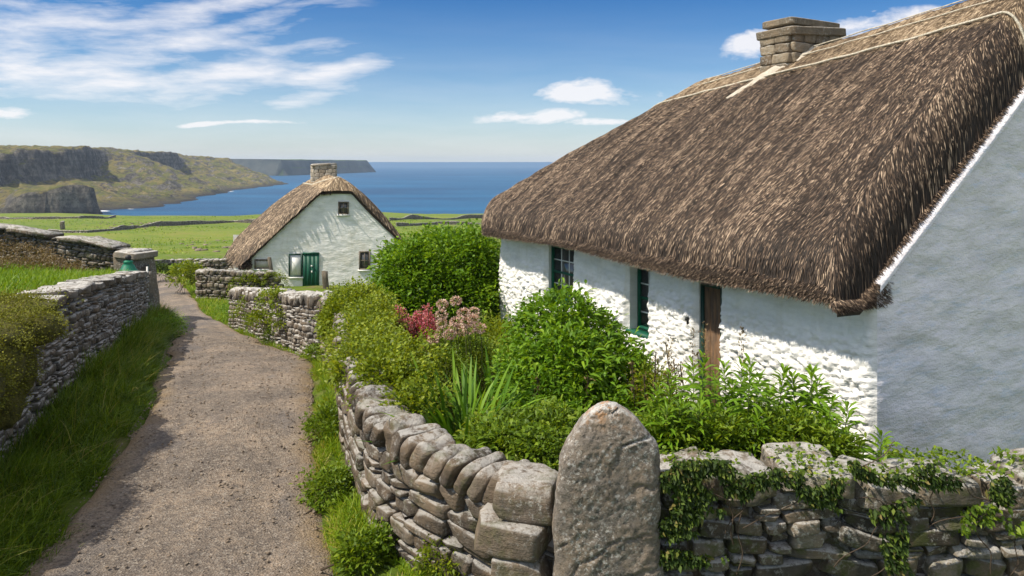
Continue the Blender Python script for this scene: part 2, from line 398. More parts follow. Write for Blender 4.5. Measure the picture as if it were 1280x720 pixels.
def px_ground(px, py):
    """ground point seen in direction (px,py) of the photograph"""
    u, v = (px-640)/1000, (py-202)/1000
    Y = np.geomspace(5, 700, 4000); g = ground(u*Y, Y); h = CAMH-v*Y
    i = np.argmax(h <= g); i = i if h[i] <= g[i] else -1
    return u*Y[i], Y[i], g[i]

def axis(parts):
    out = [np.arange(a, b, s) for a, b, s in parts]; return np.unique(np.round(np.concatenate(out), 4))
gx = np.concatenate([-np.geomspace(26, 2200, 95)[::-1], np.arange(-25.8, -22, .4), np.arange(-22, 9, .18), np.arange(9, 26, .8), np.geomspace(26, 2200, 70)])
gy = np.concatenate([np.arange(-6, 3, .6), np.arange(3, 26, .18), np.arange(26, 62, .3), np.geomspace(62, 700, 230)])
X, Y = np.meshgrid(gx, gy)
Z = ground(X, Y)
m, n, b = material('ground_grass'); p = pos(n)
f1 = n.noise(p, .018, 4, .6); f2 = n.noise(n.mapv(p, scale=(.6, 1, 1)), .16, 7, .7); f3 = n.noise(p, 2.2, 8, .8)
c = n.ramp(n.math('ADD', n.math('MULTIPLY', f1, .45), n.math('MULTIPLY', f2, .6)), [(.40, (.085, .15, .006)), (.50, (.14, .205, .008)), (.58, (.19, .235, .012)), (.68, (.235, .22, .035))])
c = n.mix(n.ramp(f3, [(.35, .55), (.62, 0.)]), c, (.045, .08, .012))
d = n.ramp(n.noise(p, .45, 7, .75), [(.60, 0.), (.70, .6)]); c = n.mix(d, c, (.06, .055, .02))
g2 = n.ramp(n.noise(p, .9, 6, .7), [(.5, 0.), (.66, .7)]); c = n.mix(g2, c, (.24, .19, .085))
n.l.new(c, b.inputs['Base Color'])
bump(n, b, n.math('ADD', n.noise(p, 7, 8, .8), n.math('MULTIPLY', n.noise(p, .5, 6, .7), 3.)), .9, .12)
M['ground'] = m
kind(mesh_obj('ground', P3(X, Y, Z).reshape(-1, 3), grid_faces(len(gy), len(gx)), m, smooth=True), 'structure')

# road
ys = np.concatenate([np.arange(-4, 30, .12), np.arange(30, 55, .3)]); us = np.linspace(0, 1, 26)
YY, UU = np.meshgrid(ys, us, indexing='ij')
wl = roadL(YY)+.16*fbm(P3(YY*.9, 0, 0), 4, 21)+.05; wr = roadR(YY)+.16*fbm(P3(YY*.9, 5, 0), 4, 22)
wr = wr+.5*np.exp(-((YY-14.4)/1.6)**2)*0
XX = wl+(wr-wl)*UU
bow = .035*(1-(2*UU-1)**2)-.022*np.exp(-((np.abs(2*UU-1)-.5)/.18)**2)
ZZ = prof(YY)+bow-.012+.012*fbm(P3(XX*1.6, YY*1.6), 4, 31)-.05*(np.abs(2*UU-1) > .99)
m, n, b = material('gravel_lane'); p = pos(n)
a1 = n.noise(n.mapv(p, scale=(1, .6, 1)), 1.1, 9, .72); a2 = n.noise(p, 8, 8, .8); a3 = n.voro(p, 48, out=1); a4 = n.noise(p, 45, 5, .8)
c = n.ramp(a1, [(.36, (.19, .155, .125)), (.48, (.30, .24, .185)), (.60, (.45, .345, .25)), (.7, (.31, .265, .225))])
c = n.mix(n.ramp(a2, [(.36, .6), (.58, 0.)]), c, (.12, .10, .085))
s3 = n.add('ShaderNodeSeparateColor', ins={0: a3}).outputs[0]
c = n.mix(n.ramp(s3, [(.0, .55), (.35, 0.)]), c, (.05, .045, .042))
c = n.mix(n.ramp(s3, [(.72, 0.), (.95, .6)]), c, (.46, .40, .33))
c = n.mix(n.ramp(n.noise(n.mapv(p, scale=(1, .45, 1)), .7, 8, .7), [(.52, 0.), (.60, .6)]), c, (.17, .155, .15))
c = n.mix(n.ramp(n.noise(p, 1.9, 8, .75), [(.60, 0.), (.66, .6)]), c, (.10, .085, .075))
ed_ = attr(n, 'edge'); c = n.mix(n.math('MULTIPLY', n.ramp(ed_, [(.72, 0.), (.95, 1.)]), n.ramp(n.noise(p, 2.5, 6, .7), [(.36, .1), (.55, .8)])), c, (.36, .25, .13))
n.l.new(c, b.inputs['Base Color'])
bump(n, b, n.math('ADD', n.math('MULTIPLY', n.voro(p, 48), .8), n.math('ADD', a2, a4)), 1.0, .035)
kind(mesh_obj('road', P3(XX, YY, ZZ).reshape(-1, 3), grid_faces(len(ys), len(us), True), m, smooth=True, attrs={'edge': np.abs(2*UU-1).ravel()}), 'structure')

# loose grit on the lane
def cube_template(nseg, k=5.0):
    g = np.linspace(-1, 1, nseg+1); pts = {}; vs = []; fs = []
    def vid(p):
        key = tuple(np.round(p, 5))
        if key not in pts: pts[key] = len(vs); vs.append(p)
        return pts[key]
    for ax in range(3):
        for sg in (-1, 1):
            for i in range(nseg):
                for j in range(nseg):
                    q = []
                    for a, bb in ((0, 0), (1, 0), (1, 1), (0, 1)):
                        p = [0, 0, 0]; p[ax] = sg; p[(ax+1) % 3] = g[i+a]; p[(ax+2) % 3] = g[j+bb]; q.append(vid(p))
                    fs.append(q if sg > 0 else q[::-1])
    V = np.array(vs, float); V = V/np.power(np.sum(np.abs(V)**k, 1), 1/k)[:, None]
    return V, np.array(fs)
T1 = cube_template(1); T2 = cube_template(3, 20.0); T4 = cube_template(6, 20.0); T6 = cube_template(10, 16.0); TC = cube_template(10, 4.2)
def stones(C, H, yaw, tmpl, tilt=None, lean=None, rough=.15, nscale=6., seed=0, tint=None, chops=9):
    """C centres, H half sizes (n,3), yaw rotation; tilt about local y (along the wall), lean about local x"""
    V, F = tmpl; N = len(C)
    P = V[None]*H[:, None]
    shear = (rng.random((N, 2))-.5)*.35
    P[..., 0] += P[..., 2]*shear[:, :1]; P[..., 2] += P[..., 0]*(rng.random((N, 1))-.5)*.14
    pw = P+rng.random((N, 1, 3))*50
    for kk in range(chops):
        nn = nrm(rng.normal(size=(N, 3))*[1, 1, 1.1]); sup_ = np.sum(np.abs(nn)*H, 1)*(.70+.24*rng.random(N))
        ex = np.clip(np.einsum('nvk,nk->nv', P, nn)-sup_[:, None], 0, None); P = P-ex[..., None]*nn[:, None]
    amp = rough*np.minimum(H[:, 2], H[:, 0])[:, None]
    dn = nrm(V)[None]
    P = P+dn*(amp*fbm(pw*nscale, 3, 40+seed))[..., None]
    if tilt is not None:
        c, s = np.cos(tilt)[:, None], np.sin(tilt)[:, None]; x, z = P[..., 0].copy(), P[..., 2].copy()
        P[..., 0] = c*x+s*z; P[..., 2] = -s*x+c*z
    if lean is not None:
        c, s = np.cos(lean)[:, None], np.sin(lean)[:, None]; y, z = P[..., 1].copy(), P[..., 2].copy()
        P[..., 1] = c*y-s*z; P[..., 2] = s*y+c*z
    c, s = np.cos(yaw)[:, None], np.sin(yaw)[:, None]; x, y = P[..., 0].copy(), P[..., 1].copy()
    P[..., 0] = c*x-s*y; P[..., 1] = s*x+c*y
    P = P+C[:, None]
    Fa = (F[None]+(np.arange(N)*len(V))[:, None, None]).reshape(-1, 4)
    tt = rng.random(N) if tint is None else tint
    return P.reshape(-1, 3), Fa, np.repeat(tt, len(V))
N = 4200
gyv = 3+rng.random(N)**1.4*16; e = rng.random(N); uu = np.where(rng.random(N) < .45, e**3*.35, e); uu = np.where(rng.random(N) < .5, uu, 1-uu)
gxv = roadL(gyv)+(roadR(gyv)-roadL(gyv))*uu
C = P3(gxv, gyv, prof(gyv)+.035*(1-(2*uu-1)**2)-.006); sz = .004+.008*rng.random(N)**2.5
V_, F_, t_ = stones(C, np.stack([sz*1.3, sz, sz*.7], -1), rng.random(N)*6.28, T2, rough=.3, nscale=30, tint=rng.random(N)*.6)
kind(mesh_obj('gravel', V_, F_, M['stone_grit'], attrs={'tint': t_}), 'stuff', 'loose grit scattered over the lane')

# sea
m, n, b = material('sea_water'); p = pos(n)
c = n.mix(n.ramp(n.noise(n.mapv(p, scale=(.35, 1, 1)), .012, 7, .65), [(.38, 0.), (.62, 1.)]), (.004, .052, .125), (.010, .098, .205))
c = n.mix(n.ramp(n.noise(n.mapv(p, scale=(.5, 1.3, 1)), .09, 8, .75), [(.66, 0.), (.74, .35)]), c, (.12, .22, .36))
n.l.new(c, b.inputs['Base Color']); b.inputs['Roughness'].default_value = .42; b.inputs['Specular IOR Level'].default_value = .22
bump(n, b, n.noise(n.mapv(p, scale=(.6, 1, 1)), .12, 8, .7), .8, 1.5)
rr = np.concatenate([[200.], np.geomspace(400, 60000, 40)]); th = np.linspace(-.1, math.pi+.1, 90)
G = np.stack([rr[:, None]*np.cos(th), rr[:, None]*np.sin(th), np.full((len(rr), len(th)), -30.)], -1)
kind(mesh_obj('sea', G.reshape(-1, 3), grid_faces(len(rr), len(th), True), m, smooth=True), 'structure')

# headland with cliffs across the bay
SH = np.array([(440, -235), (475, -262), (500, -272), (530, -281), (600, -272), (694, -277), (876, -315), (1050, -332), (1190, -330), (1250, -380), (1330, -480), (1500, -800)])
hx = np.concatenate([np.arange(-1500, -620, 12.), np.arange(-620, -215, 2.6)]); hy = np.concatenate([np.arange(440, 700, 2.6), np.arange(700, 1400, 5.)])
X, Y = np.meshgrid(hx, hy)
shx = np.interp(Y, SH[:, 0], SH[:, 1])
D = shx-X+13*fbm(P3(X*.012, Y*.012), 4, 51)+4*fbm(P3(X*.06, Y*.06), 3, 52)
HT = np.interp(Y, [440, 480, 540, 620, 800, 930, 1060, 1180, 1260, 1400], [-22, -12, 6, 13, 16, 16, 12, 8, -6, -30])
cl = np.maximum(sstep(500, 530, Y)*(1-sstep(745, 800, Y)), sstep(875, 905, Y)*(1-sstep(990, 1040, Y)))
cl = np.clip(cl+.15*fbm(P3(X*.02, Y*.02), 2, 5), 0, 1)
spur = np.clip(D/105, 0, 1)
# linear flank, and a flank that ends in a vertical cliff
face = sstep(92, 100, D)
cliffp = np.clip(D/98, 0, 1)*.47*(1-face)+face
Hh = -31+(HT+31)*(spur*(1-cl)+cliffp*cl)
Hh = Hh+np.clip(D-105, 0, 900)*.012
Hh = np.where(D < 0, -31+D*.35, Hh)
Hh += sstep(0, 20, D)*(2.0*fbm(P3(X*.05, Y*.05), 4, 60)+1.3*fbm(P3(X*.2, Y*.2), 3, 61))-sstep(8, 30, D)*(1-sstep(85, 105, D))*3.5*np.abs(fbm(P3(X*.015, Y*.055), 3, 63))
Hh += sstep(-4, 6, D)*(1-sstep(10, 24, D))*2.2*np.abs(fbm(P3(X*.12, Y*.12), 3, 66))
# block of cliff nearer the fields: flat topped, sheer towards the bay
kx, ky = -261., 505.
nx_, ny_ = .62, -.785
dd = (X-kx)*nx_+(Y-ky)*ny_
side = (X-kx)*ny_*-1+(Y-ky)*nx_
kn = (1-sstep(-2.0, 1.5, dd+2*fbm(P3(X*.07, Y*.07), 3, 70)))*sstep(-58, -30, dd)*(1-sstep(-3, 2, side))*sstep(-62, -38, side)
Hh = np.maximum(Hh, -31+kn*(19.5-.07*np.abs(side)+1.6*fbm(P3(X*.1, Y*.1), 3, 71)))
Hh = Hh-(1-sstep(440, 490, Y))*14
m, n, b = material('headland_rock_and_turf'); p = pos(n)
geo = n.add('ShaderNodeNewGeometry'); nz = n.add('ShaderNodeSeparateXYZ', ins={0: geo.outputs['True Normal']}).outputs[2]
tz = n.math('ADD', nz, n.math('MULTIPLY_ADD', n.noise(p, .09, 6, .7), .9, -.45))
turf = n.ramp(n.noise(p, .016, 10, .8), [(.36, (.13, .15, .03)), (.46, (.33, .26, .09)), (.54, (.16, .18, .035)), (.62, (.42, .31, .14)), (.72, (.18, .20, .05))])
strat = n.noise(n.mapv(p, scale=(.01, .01, .42)), 1.0, 6, .7)
rock = n.ramp(n.math('ADD', n.math('MULTIPLY', strat, .2), n.math('MULTIPLY', n.noise(n.mapv(p, scale=(1, 1, .5)), .16, 9, .85), .8)), [(.40, (.06, .055, .05)), (.5, (.19, .17, .145)), (.60, (.42, .37, .30))])
c = n.mix(n.ramp(tz, [(.72, 0.), (.84, 1.)]), rock, turf)
c = n.mix(n.ramp(n.noise(p, .13, 8, .9), [(.51, 0.), (.57, .85)]), c, (.07, .06, .05))
zc = n.add('ShaderNodeSeparateXYZ', ins={0: p}).outputs[2]
c = n.mix(n.ramp(n.math('MULTIPLY_ADD', zc, .1, 3.0), [(.05, 1.), (.55, 0.)]), c, (.07, .062, .055))
n.l.new(c, b.inputs['Base Color']); bump(n, b, n.noise(p, .25, 9, .85), 1., 6.0)
M['headland'] = m
kind(mesh_obj('headland', P3(X, Y, Hh).reshape(-1, 3), grid_faces(len(hy), len(hx)), m), 'structure')
# surf line at the foot of the cliffs
mb = MB(); m, n, b = material('surf_foam'); b.inputs['Base Color'].default_value = (.8, .82, .83, 1)
for y0, y1 in ((518, 545), (560, 583), (880, 900)):
    yv = np.arange(y0, y1, 1.5); xs = np.interp(yv, SH[:, 0], SH[:, 1])+4+7*fbm(P3(yv*.2, 0, 1), 3, 3)
    wd = 1.2+2.2*np.abs(fbm(P3(yv*.4, 3, 1), 3, 4)); mb.grid(np.stack([P3(xs-wd, yv, -29.93), P3(xs+wd, yv, -29.93)], 1))
kind(mb.build('surf', m), 'structure')
# distant promontory
a = np.linspace(0, 1, 60); yv = 1900+600*a; xv = -545+88*a
rows = []
top = 8.5-1.2*a
for dx, zz in ((14, -32), (7, -16), (5, -14), (2, 0), (-3, 1)):
    rows.append(P3(xv+dx+7*fbm(P3(yv*.02, dx*.1, 0), 3, 4), yv, np.where(zz == 1, top, -32+(top+32)*((zz+32)/32.)*.97)+.8*fbm(P3(yv*.03, zz, 0), 2, 3)))
for k in range(1, 9):
    rows.append(P3(xv-3-k*45, yv+10*k, top+1.5*math.sin(k*.5)-max(0, k-3)*1.2))
rows.append(P3(xv-420, yv, top*0-32)); G = np.stack(rows, 1)
cap = np.stack([G[-1], G[-1]*[1, 1, 0]+[20, 60, -32]], 0); capf = np.stack([G[0]*[1, 1, 0]+[-6, -22, -32], G[0]], 0)
mb = MB(); mb.grid(G, flip=True); mb.grid(cap); mb.grid(capf)
m, n, b = material('far_rock'); p = pos(n); nz = n.add('ShaderNodeSeparateXYZ', ins={0: n.add('ShaderNodeNewGeometry').outputs['True Normal']}).outputs[2]
c = n.mix(n.ramp(nz, [(.6, 0.), (.85, 1.)]), n.ramp(n.noise(p, .03, 7, .7), [(.4, (.035, .045, .045)), (.6, (.075, .08, .07))]), (.07, .11, .03)); n.l.new(c, b.inputs['Base Color'])
kind(mb.build('promontory', m), 'structure')

# ------------------------------------------------------------------ dry stone walls
def arc(path, step=.05):
    path = np.array(path, float); d = np.r_[0, np.cumsum(np.linalg.norm(np.diff(path, axis=0), axis=1))]
    s = np.arange(0, d[-1], step); x = np.interp(s, d, path[:, 0]); y = np.interp(s, d, path[:, 1])
    k = max(3, int(.5/step)); ker = np.hanning(k+2); ker /= ker.sum(); pad = (k+2)//2
    def smo(v):
        w_ = np.r_[2*v[0]-v[1:pad+1][::-1], v, 2*v[-1]-v[-pad-1:-1][::-1]]
        return np.convolve(w_, ker, 'same')[pad:-pad]
    return s, smo(x), smo(y)
def dry_wall(path, hfun, thick, ls, hs, tmpl, base=None, sink=.1, rough=.16, nscale=7., seed=0, gap=.012):
    """outer-face path; returns (verts, faces, tint) of the stonework and a helper at(s)->(x,y,ang,base z)"""
    s, x, y = arc(path); L = s[-1]
    base = base or (lambda X_, Y_: prof(Y_)-.02)
    dx, dy = np.gradient(x, s), np.gradient(y, s)
    def at(q):
        X_, Y_ = np.interp(q, s, x), np.interp(q, s, y); ang = np.arctan2(np.interp(q, s, dy), np.interp(q, s, dx))
        return X_, Y_, ang, base(X_, Y_)
    Cs, Hs, Ys, Ti, Sl = [], [], [], [], []
    slope = lambda q_: math.atan2(float(at(min(q_+.2, L))[3]-at(max(q_-.2, 0))[3])+float(hfun(min(q_+.2, L))-hfun(max(q_-.2, 0))), .4)
    z = -sink; hmax = float(np.max(hfun(s)))
    while z < hmax:
        h = hs[0]+(hs[1]-hs[0])*rng.random()**1.3
        q = -rng.random()*ls[1]*.5
        while q < L:
            l = ls[0]+(ls[1]-ls[0])*rng.random()**1.6
            qc = np.clip(q+l/2, 0, L); hh = hfun(qc)
            wz = z+.05*float(vn(P3(qc*.8, z*2, seed)))
            if wz+h*.5 < hh:
                X_, Y_, ang, bz = at(qc); Sl.append(slope(qc))
                two = rng.random() < .22 and h < .7*hs[1] and l > .14
                hz = min(h, hh-wz)/2
                n_ = np.array([-math.sin(ang), math.cos(ang)])*(thick/2)
                j = (rng.random()-.5)*.05
                if two:
                    Sl.append(Sl[-1])
                    f = .4+.2*rng.random()
                    Cs.append((X_+n_[0], Y_+n_[1], bz+wz+hz*f)); Hs.append((l/2-gap, thick/2+j, hz*f-gap*.6)); Ys.append(ang); Ti.append(rng.random())
                    Cs.append((X_+n_[0], Y_+n_[1], bz+wz+hz*(1+f))); Hs.append((l/2-gap, thick/2+j*.5, hz*(1-f)-gap*.6)); Ys.append(ang); Ti.append(rng.random())
                else:
                    Cs.append((X_+n_[0], Y_+n_[1], bz+wz+hz)); Hs.append((l/2-gap, thick/2+j, hz-gap*.6)); Ys.append(ang); Ti.append(rng.random())
            q += l
        z += h
    C = np.array(Cs); H = np.maximum(np.array(Hs), .012); A = np.array(Ys)
    V_, F_, t_ = stones(C, H, A, tmpl, tilt=(rng.random(len(C))-.5)*.12-np.array(Sl), chops=6, rough=rough, nscale=nscale, seed=seed, tint=np.array(Ti))
    # dark filling
    sx_ = s[::4]; X_, Y_, ang, bz = at(sx_); hh = hfun(sx_)-.1
    n1 = np.stack([-np.sin(ang), np.cos(ang)], -1); i0, i1 = thick*.22, thick*.78
    def row(off, zz): return np.stack([X_+n1[:, 0]*off, Y_+n1[:, 1]*off, zz], -1)
    G = np.stack([row(i0, bz-sink), row(i0, bz+hh), row(i1, bz+hh), row(i1, bz-sink)], 1)
    Fg = grid_faces(len(sx_), 4); V_ = np.vstack([V_, G.reshape(-1, 3)]); F_ = np.vstack([F_, Fg+len(V_)-len(sx_)*4]); t_ = np.r_[t_, np.zeros(len(sx_)*4)]
    return (V_, F_, t_), at, L
def make_wall(name, label, path, hfun, thick, ls, hs, tmpl, mat, cop=None, base=None, group='dry stone walls', cop_parts=False, cop_tmpl=None, **kw):
    (V_, F_, t_), at, L = dry_wall(path, hfun, thick, ls, hs, tmpl, base, **kw)
    X_, Y_, a_, bz = at(L/2)
    t = thing(name, (float(X_), float(Y_), float(bz)), label, 'stone wall', group)
    mesh_obj('stonework', V_, F_, mat, t, {'tint': t_})
    if cop:
        style, cl, ch, cw = cop   # 'flat' or 'edge', length range, height, across
        q = cl[1]*.3; out = []; cch = 4 if style == 'flat' else 7
        while q < L-cl[0]*.4:
            l = cl[0]+(cl[1]-cl[0])*rng.random()
            X_, Y_, ang, bz = at(q); n_ = np.array([-math.sin(ang), math.cos(ang)])*thick*.5
            h = ch*(.75+.5*rng.random()); hz = float(hfun(q))
            j = (rng.random()-.5)*.06; q2, q1 = min(q+.25, L), max(q-.25, 0); slp = math.atan2(float(at(q2)[3]+hfun(q2)-at(q1)[3]-hfun(q1)), max(q2-q1, .1))
            if style == 'flat':
                out.append(((X_+n_[0]*(1+j), Y_+n_[1]*(1+j), bz+hz+h*.30), (l/2, cw/2*(.85+.3*rng.random()), h/2), ang+(rng.random()-.5)*.2, (rng.random()-.5)*.07-slp, (rng.random()-.5)*.1))
                q += l*(.93 if l > .7 else 1.0)
            else:
                out.append(((X_+n_[0]*(1+j), Y_+n_[1]*(1+j), bz+hz+h*.36), (l/2, cw/2*(.85+.3*rng.random()), h/2), ang+(rng.random()-.5)*.2, .30+.25*rng.random()-slp, (rng.random()-.5)*.25))
                q += l*1.10
        arr = [np.array([o[i] for o in out]) for i in range(5)]
        tm = cop_tmpl or tmpl
        if cop_parts:
            for i in range(len(out)):
                V_, F_, t_ = stones(arr[0][i:i+1], arr[1][i:i+1], arr[2][i:i+1], tm, tilt=arr[3][i:i+1], lean=arr[4][i:i+1], rough=.26, nscale=6, seed=i, chops=cch)
                mesh_obj('coping_stone', V_, F_, mat, t, {'tint': t_}, smooth=False)
        else:
            V_, F_, t_ = stones(arr[0], arr[1], arr[2], tm, tilt=arr[3], lean=arr[4], rough=.25, nscale=7, chops=cch)
            mesh_obj('coping', V_, F_, mat, t, {'tint': t_})
    return t, at, L

hf = lambda h, a=.05: (lambda q: h+a*vn(P3(np.asarray(q)*.7, 3, 8)))
# right-hand wall (from the standing stone to the right edge) - runs along +x, outer face towards the camera
gbase = lambda X_, Y_: np.zeros_like(X_)-.0
wr_t, wr_at, wr_L = make_wall('garden_wall', 'shaded ivy-grown dry stone wall running right from the tall upright stone', [(1.05, 5.42), (2.2, 5.5), (4.2, 5.55), (5.6, 5.6)],
          lambda q: .97+.05*np.sin(np.asarray(q)*2.3)+.03*np.sin(np.asarray(q)*7), .5, (.16, .52), (.075, .20), T6, M['stone_mossy'], ('flat', (.22, .62), .18, .54), gbase, cop_parts=True, nscale=5., rough=.2)
# curved wall from the standing stone along the lane
def hgw(q):
    return np.interp(q, [0, .45, .9, 3, 12], [.66, .72, .80, .84, .92])+.02*np.sin(np.asarray(q)*2.1)
GP = [(-3.55, 14.75), (-3.25, 13.9), (-2.66, 12), (-2.06, 9.5), (-1.62, 8), (-1.30, 7.15), (-.80, 6.38), (-.22, 5.86), (.16, 5.62), (.36, 5.52)]
s_, _, _ = arc(GP); LG = s_[-1]
wg_t, wg_at, wg_L = make_wall('garden_wall', 'sunlit curved dry stone wall beside the lane with leaning rounded coping stones', GP,
          lambda q: hgw(LG-np.asarray(q)), .42, (.20, .56), (.075, .18), T4, M['stone'], ('edge', (.13, .20), .27, .46), lambda X_, Y_: prof(Y_), cop_parts=True, cop_tmpl=TC, nscale=6.)
# big blocks of the curved wall beside the standing stone (parts of that wall)
for c_, h_, yw, tl in (((.12, 5.72, .935), (.215, .24, .125), -.25, .03), ((.01, 5.66, .70), (.27, .23, .11), -.42, .05), ((.10, 5.62, .47), (.2, .22, .11), -.25, -.03)):
    V_, F_, t_ = stones(np.array([c_]), np.array([h_]), np.array([yw]), T6, tilt=np.array([tl]), rough=.1, nscale=6, tint=np.array([.8]))
    mesh_obj('corner_block', V_, F_, M['stone'], wg_t, {'tint': t_})
# lane wall farther on
make_wall('lane_wall', 'rubble stone wall with edge-set coping between the lane and the far cottage', [(-8.0, 22.6), (-5.65, 18.3), (-4.1, 15.6), (-3.65, 14.9)], lambda q: np.interp(q, [0, 9], [.80, 1.0]), .42,
          (.09, .3), (.06, .15), T2, M['stone_grey'], ('edge', (.12, .2), .26, .46), rough=.3)
make_wall('lane_wall', 'short rubble stone wall behind the low hedge leading right towards the big bush', [(-3.55, 15.0), (-2.9, 15.45), (-1.9, 15.8)], hf(1.02, .03), .42,
          (.09, .3), (.06, .15), T2, M['stone_grey'], ('edge', (.12, .2), .24, .46), rough=.3)
# left wall: outer face looks right; path runs away from the camera so that the thickness goes left
LP = [(leftw(yv), yv) for yv in (4.2, 6, 8, 11, 14.6, 18.5, 21, 23.3)]
lw_t, lw_at, lw_L = make_wall('boundary_wall', 'long dry stone wall on the left of the lane topped with flat lichened slabs', LP, hf(1.43, .02), .5, (.12, .42), (.055, .14), T2, M['stone_grey'],
          ('flat', (.28, .62), .13, .62), rough=.28, cop_parts=True, cop_tmpl=T6)
# upper wall behind the raised field
ub = lambda X_, Y_: np.interp(X_, [-26, -16, -11.3], [.75, .15, -.55])
make_wall('boundary_wall', 'lichen-topped stone wall climbing left from the gate pillar behind the raised grass', [(-11.5, 24.4), (-13.5, 24.7), (-16, 25.0), (-20, 25.3), (-25, 25.6)][::-1], hf(1.05, .02), .6,
          (.12, .4), (.07, .17), T2, M['stone_mossy'], ('flat', (.9, 1.7), .16, .9), base=ub, sink=.5, rough=.28)
# walls near the far cottage
make_wall('croft_wall', 'low dark stone wall in front of the far cottage beside the lane bend', [(-13.3, 34.2), (-12.9, 32.6), (-10.9, 32.0), (-9.3, 31.8)], hf(.95, .05), .45, (.15, .45), (.09, .2), T2,
          M['stone_mossy'], ('edge', (.18, .3), .22, .45), rough=.3)
make_wall('croft_wall', 'ragged stone wall to the left behind the far cottage', [(-17.2, 42), (-14.5, 42.6), (-11, 43)], hf(.95, .12), .5, (.2, .5), (.12, .24), T2, M['stone_far'], rough=.35)
def field_wall(name, label, pts, h=1.0, mat='stone_far', ls=(.45, 1.3), hs=(.25, .5)):
    W = [px_ground(*q) for q in pts]
    make_wall(name, label, [(q[0], q[1]) for q in W], lambda q: h*(.72+.4*(vn(P3(np.asarray(q)*.12, 1, len(label))))), .7, ls, hs, T1, M[mat],
              base=lambda X_, Y_: ground(X_, Y_), sink=.2, rough=.3, group='field walls', nscale=2.)
field_wall('field_wall', 'long stone field wall curving across the middle of the meadow', [(60, 290), (110, 291), (150, 288), (190, 283), (235, 281), (292, 278), (330, 279)], 1.5)
field_wall('field_wall', 'thin stone field wall across the top of the left meadow', [(-20, 273), (40, 274), (100, 273), (145, 272)], 1.3)
field_wall('field_wall', 'short dark field wall nearest the bay', [(212, 269), (255, 267), (300, 268)], 1.6)
field_wall('field_wall', 'field wall along the clifftop between the far cottage and the thatched roof', [(488, 276), (530, 274), (575, 274), (640, 273)], 2.2)
field_wall('field_wall', 'stony field wall crossing the meadow just below the clifftop wall', [(497, 283), (545, 281), (600, 281), (650, 281)], 1.6)
field_wall('field_wall', 'low broken wall just beyond the lane bend', [(188, 333), (215, 331), (250, 331), (290, 331)], .8, ls=(.3, .7), hs=(.16, .3))
# small stone post in the meadow
q = px_ground(78, 287); V_, F_, t_ = stones(np.array([[q[0], q[1], q[2]+1.2]]), np.array([[.55, .5, 1.35]]), np.array([.2]), T4, rough=.2, nscale=2)
tag(mesh_obj('field_post', V_, F_, M['stone_mossy'], attrs={'tint': t_}), 'squat stone post standing alone in the left meadow wall', 'post')
# scattered boulders in the meadow
for i in range(70):
    u_, v_ = rng.random(), rng.random()
    if i < 26: q = px_ground(225+75*u_, 300+15*v_)
    else: q = px_ground(120+90*u_, 277+9*v_)
    r_ = .12+.26*rng.random()
    if i == 0: BO = [[], []]
    BO[0].append(q); BO[1].append((r_*1.6, r_, r_*.6))
V_, F_, t_ = stones(np.array(BO[0]), np.array(BO[1]), rng.random(70)*6, T2, rough=.4, nscale=2)
kind(mesh_obj('rubble', V_, F_, M['stone_grit'], attrs={'tint': t_*.3}), 'stuff', 'loose field stones lying in the meadow')

# ------------------------------------------------------------------ standing stone
Ys = 5.30; k = Ys/1000
ol = np.array([(735, 692, 830), (700, 692, 829), (650, 693, 827), (610, 698, 826), (580, 703, 825), (560, 711, 823), (545, 719, 812), (530, 730, 800), (520, 741, 789), (513, 752, 778), (510, 760, 768)], float)
zz = CAMH-(ol[:, 0]-202)*k; xl = (ol[:, 1]-640)*k; xr = (ol[:, 2]-640)*k
zz = np.r_[-.3, zz]; xl = np.r_[xl[0], xl]; xr = np.r_[xr[0], xr]
zr_ = np.concatenate([np.linspace(-.3, 1.4, 120), 1.4+(zz[-1]-1.4)*np.sin(np.linspace(0, math.pi/2, 50))[1:]])
L_ = np.interp(zr_, zz, xl); R_ = np.interp(zr_, zz, xr); nth = 150; th = np.linspace(0, 2*math.pi, nth+1)
cx_, hw = (L_+R_)/2, (R_-L_)/2
sup0 = lambda v: np.sign(v)*np.abs(v)**.42
tf = np.linspace(0, 2*math.pi, 20001); xf, yf = .37*sup0(np.cos(tf)), .15*sup0(np.sin(tf)); af = np.r_[0, np.cumsum(np.hypot(np.diff(xf), np.diff(yf)))]
th = np.interp(np.linspace(0, af[-1], nth+1), af, tf)
ct, stn = np.cos(th), np.sin(th); sup = sup0
dep = .15*np.sqrt(np.clip(hw/hw.max(), 0, 1)); 
hw = hw*(1+.03*fbm(P3(zr_*6, 2, 0), 4, 6)); cx_ = cx_+.012*fbm(P3(zr_*5, 9, 0), 3, 6)
G = np.stack([cx_[:, None]+hw[:, None]*sup(ct)[None], Ys+.12+dep[:, None]*sup(stn)[None], np.repeat(zr_[:, None], nth+1, 1)], -1)
nr = np.stack([ct*.3, stn, 0*ct], -1)[None]
F1_, F2_, id_ = worley2((G[..., 0]*.8+G[..., 2]*.6)*3.2+.3*fbm(G*4, 3, 5), (G[..., 2]*.8-G[..., 0]*.6)*4.6+.3*fbm(G*4, 3, 6), 8)
disp = .016*fbm(G*2.4, 3, 77, .5)+.003*fbm(G*16, 4, 78, .65)+.0045*fbm(G*45, 3, 74, .7)+.022*(id_-.5)*sstep(0, .10, F2_-F1_)
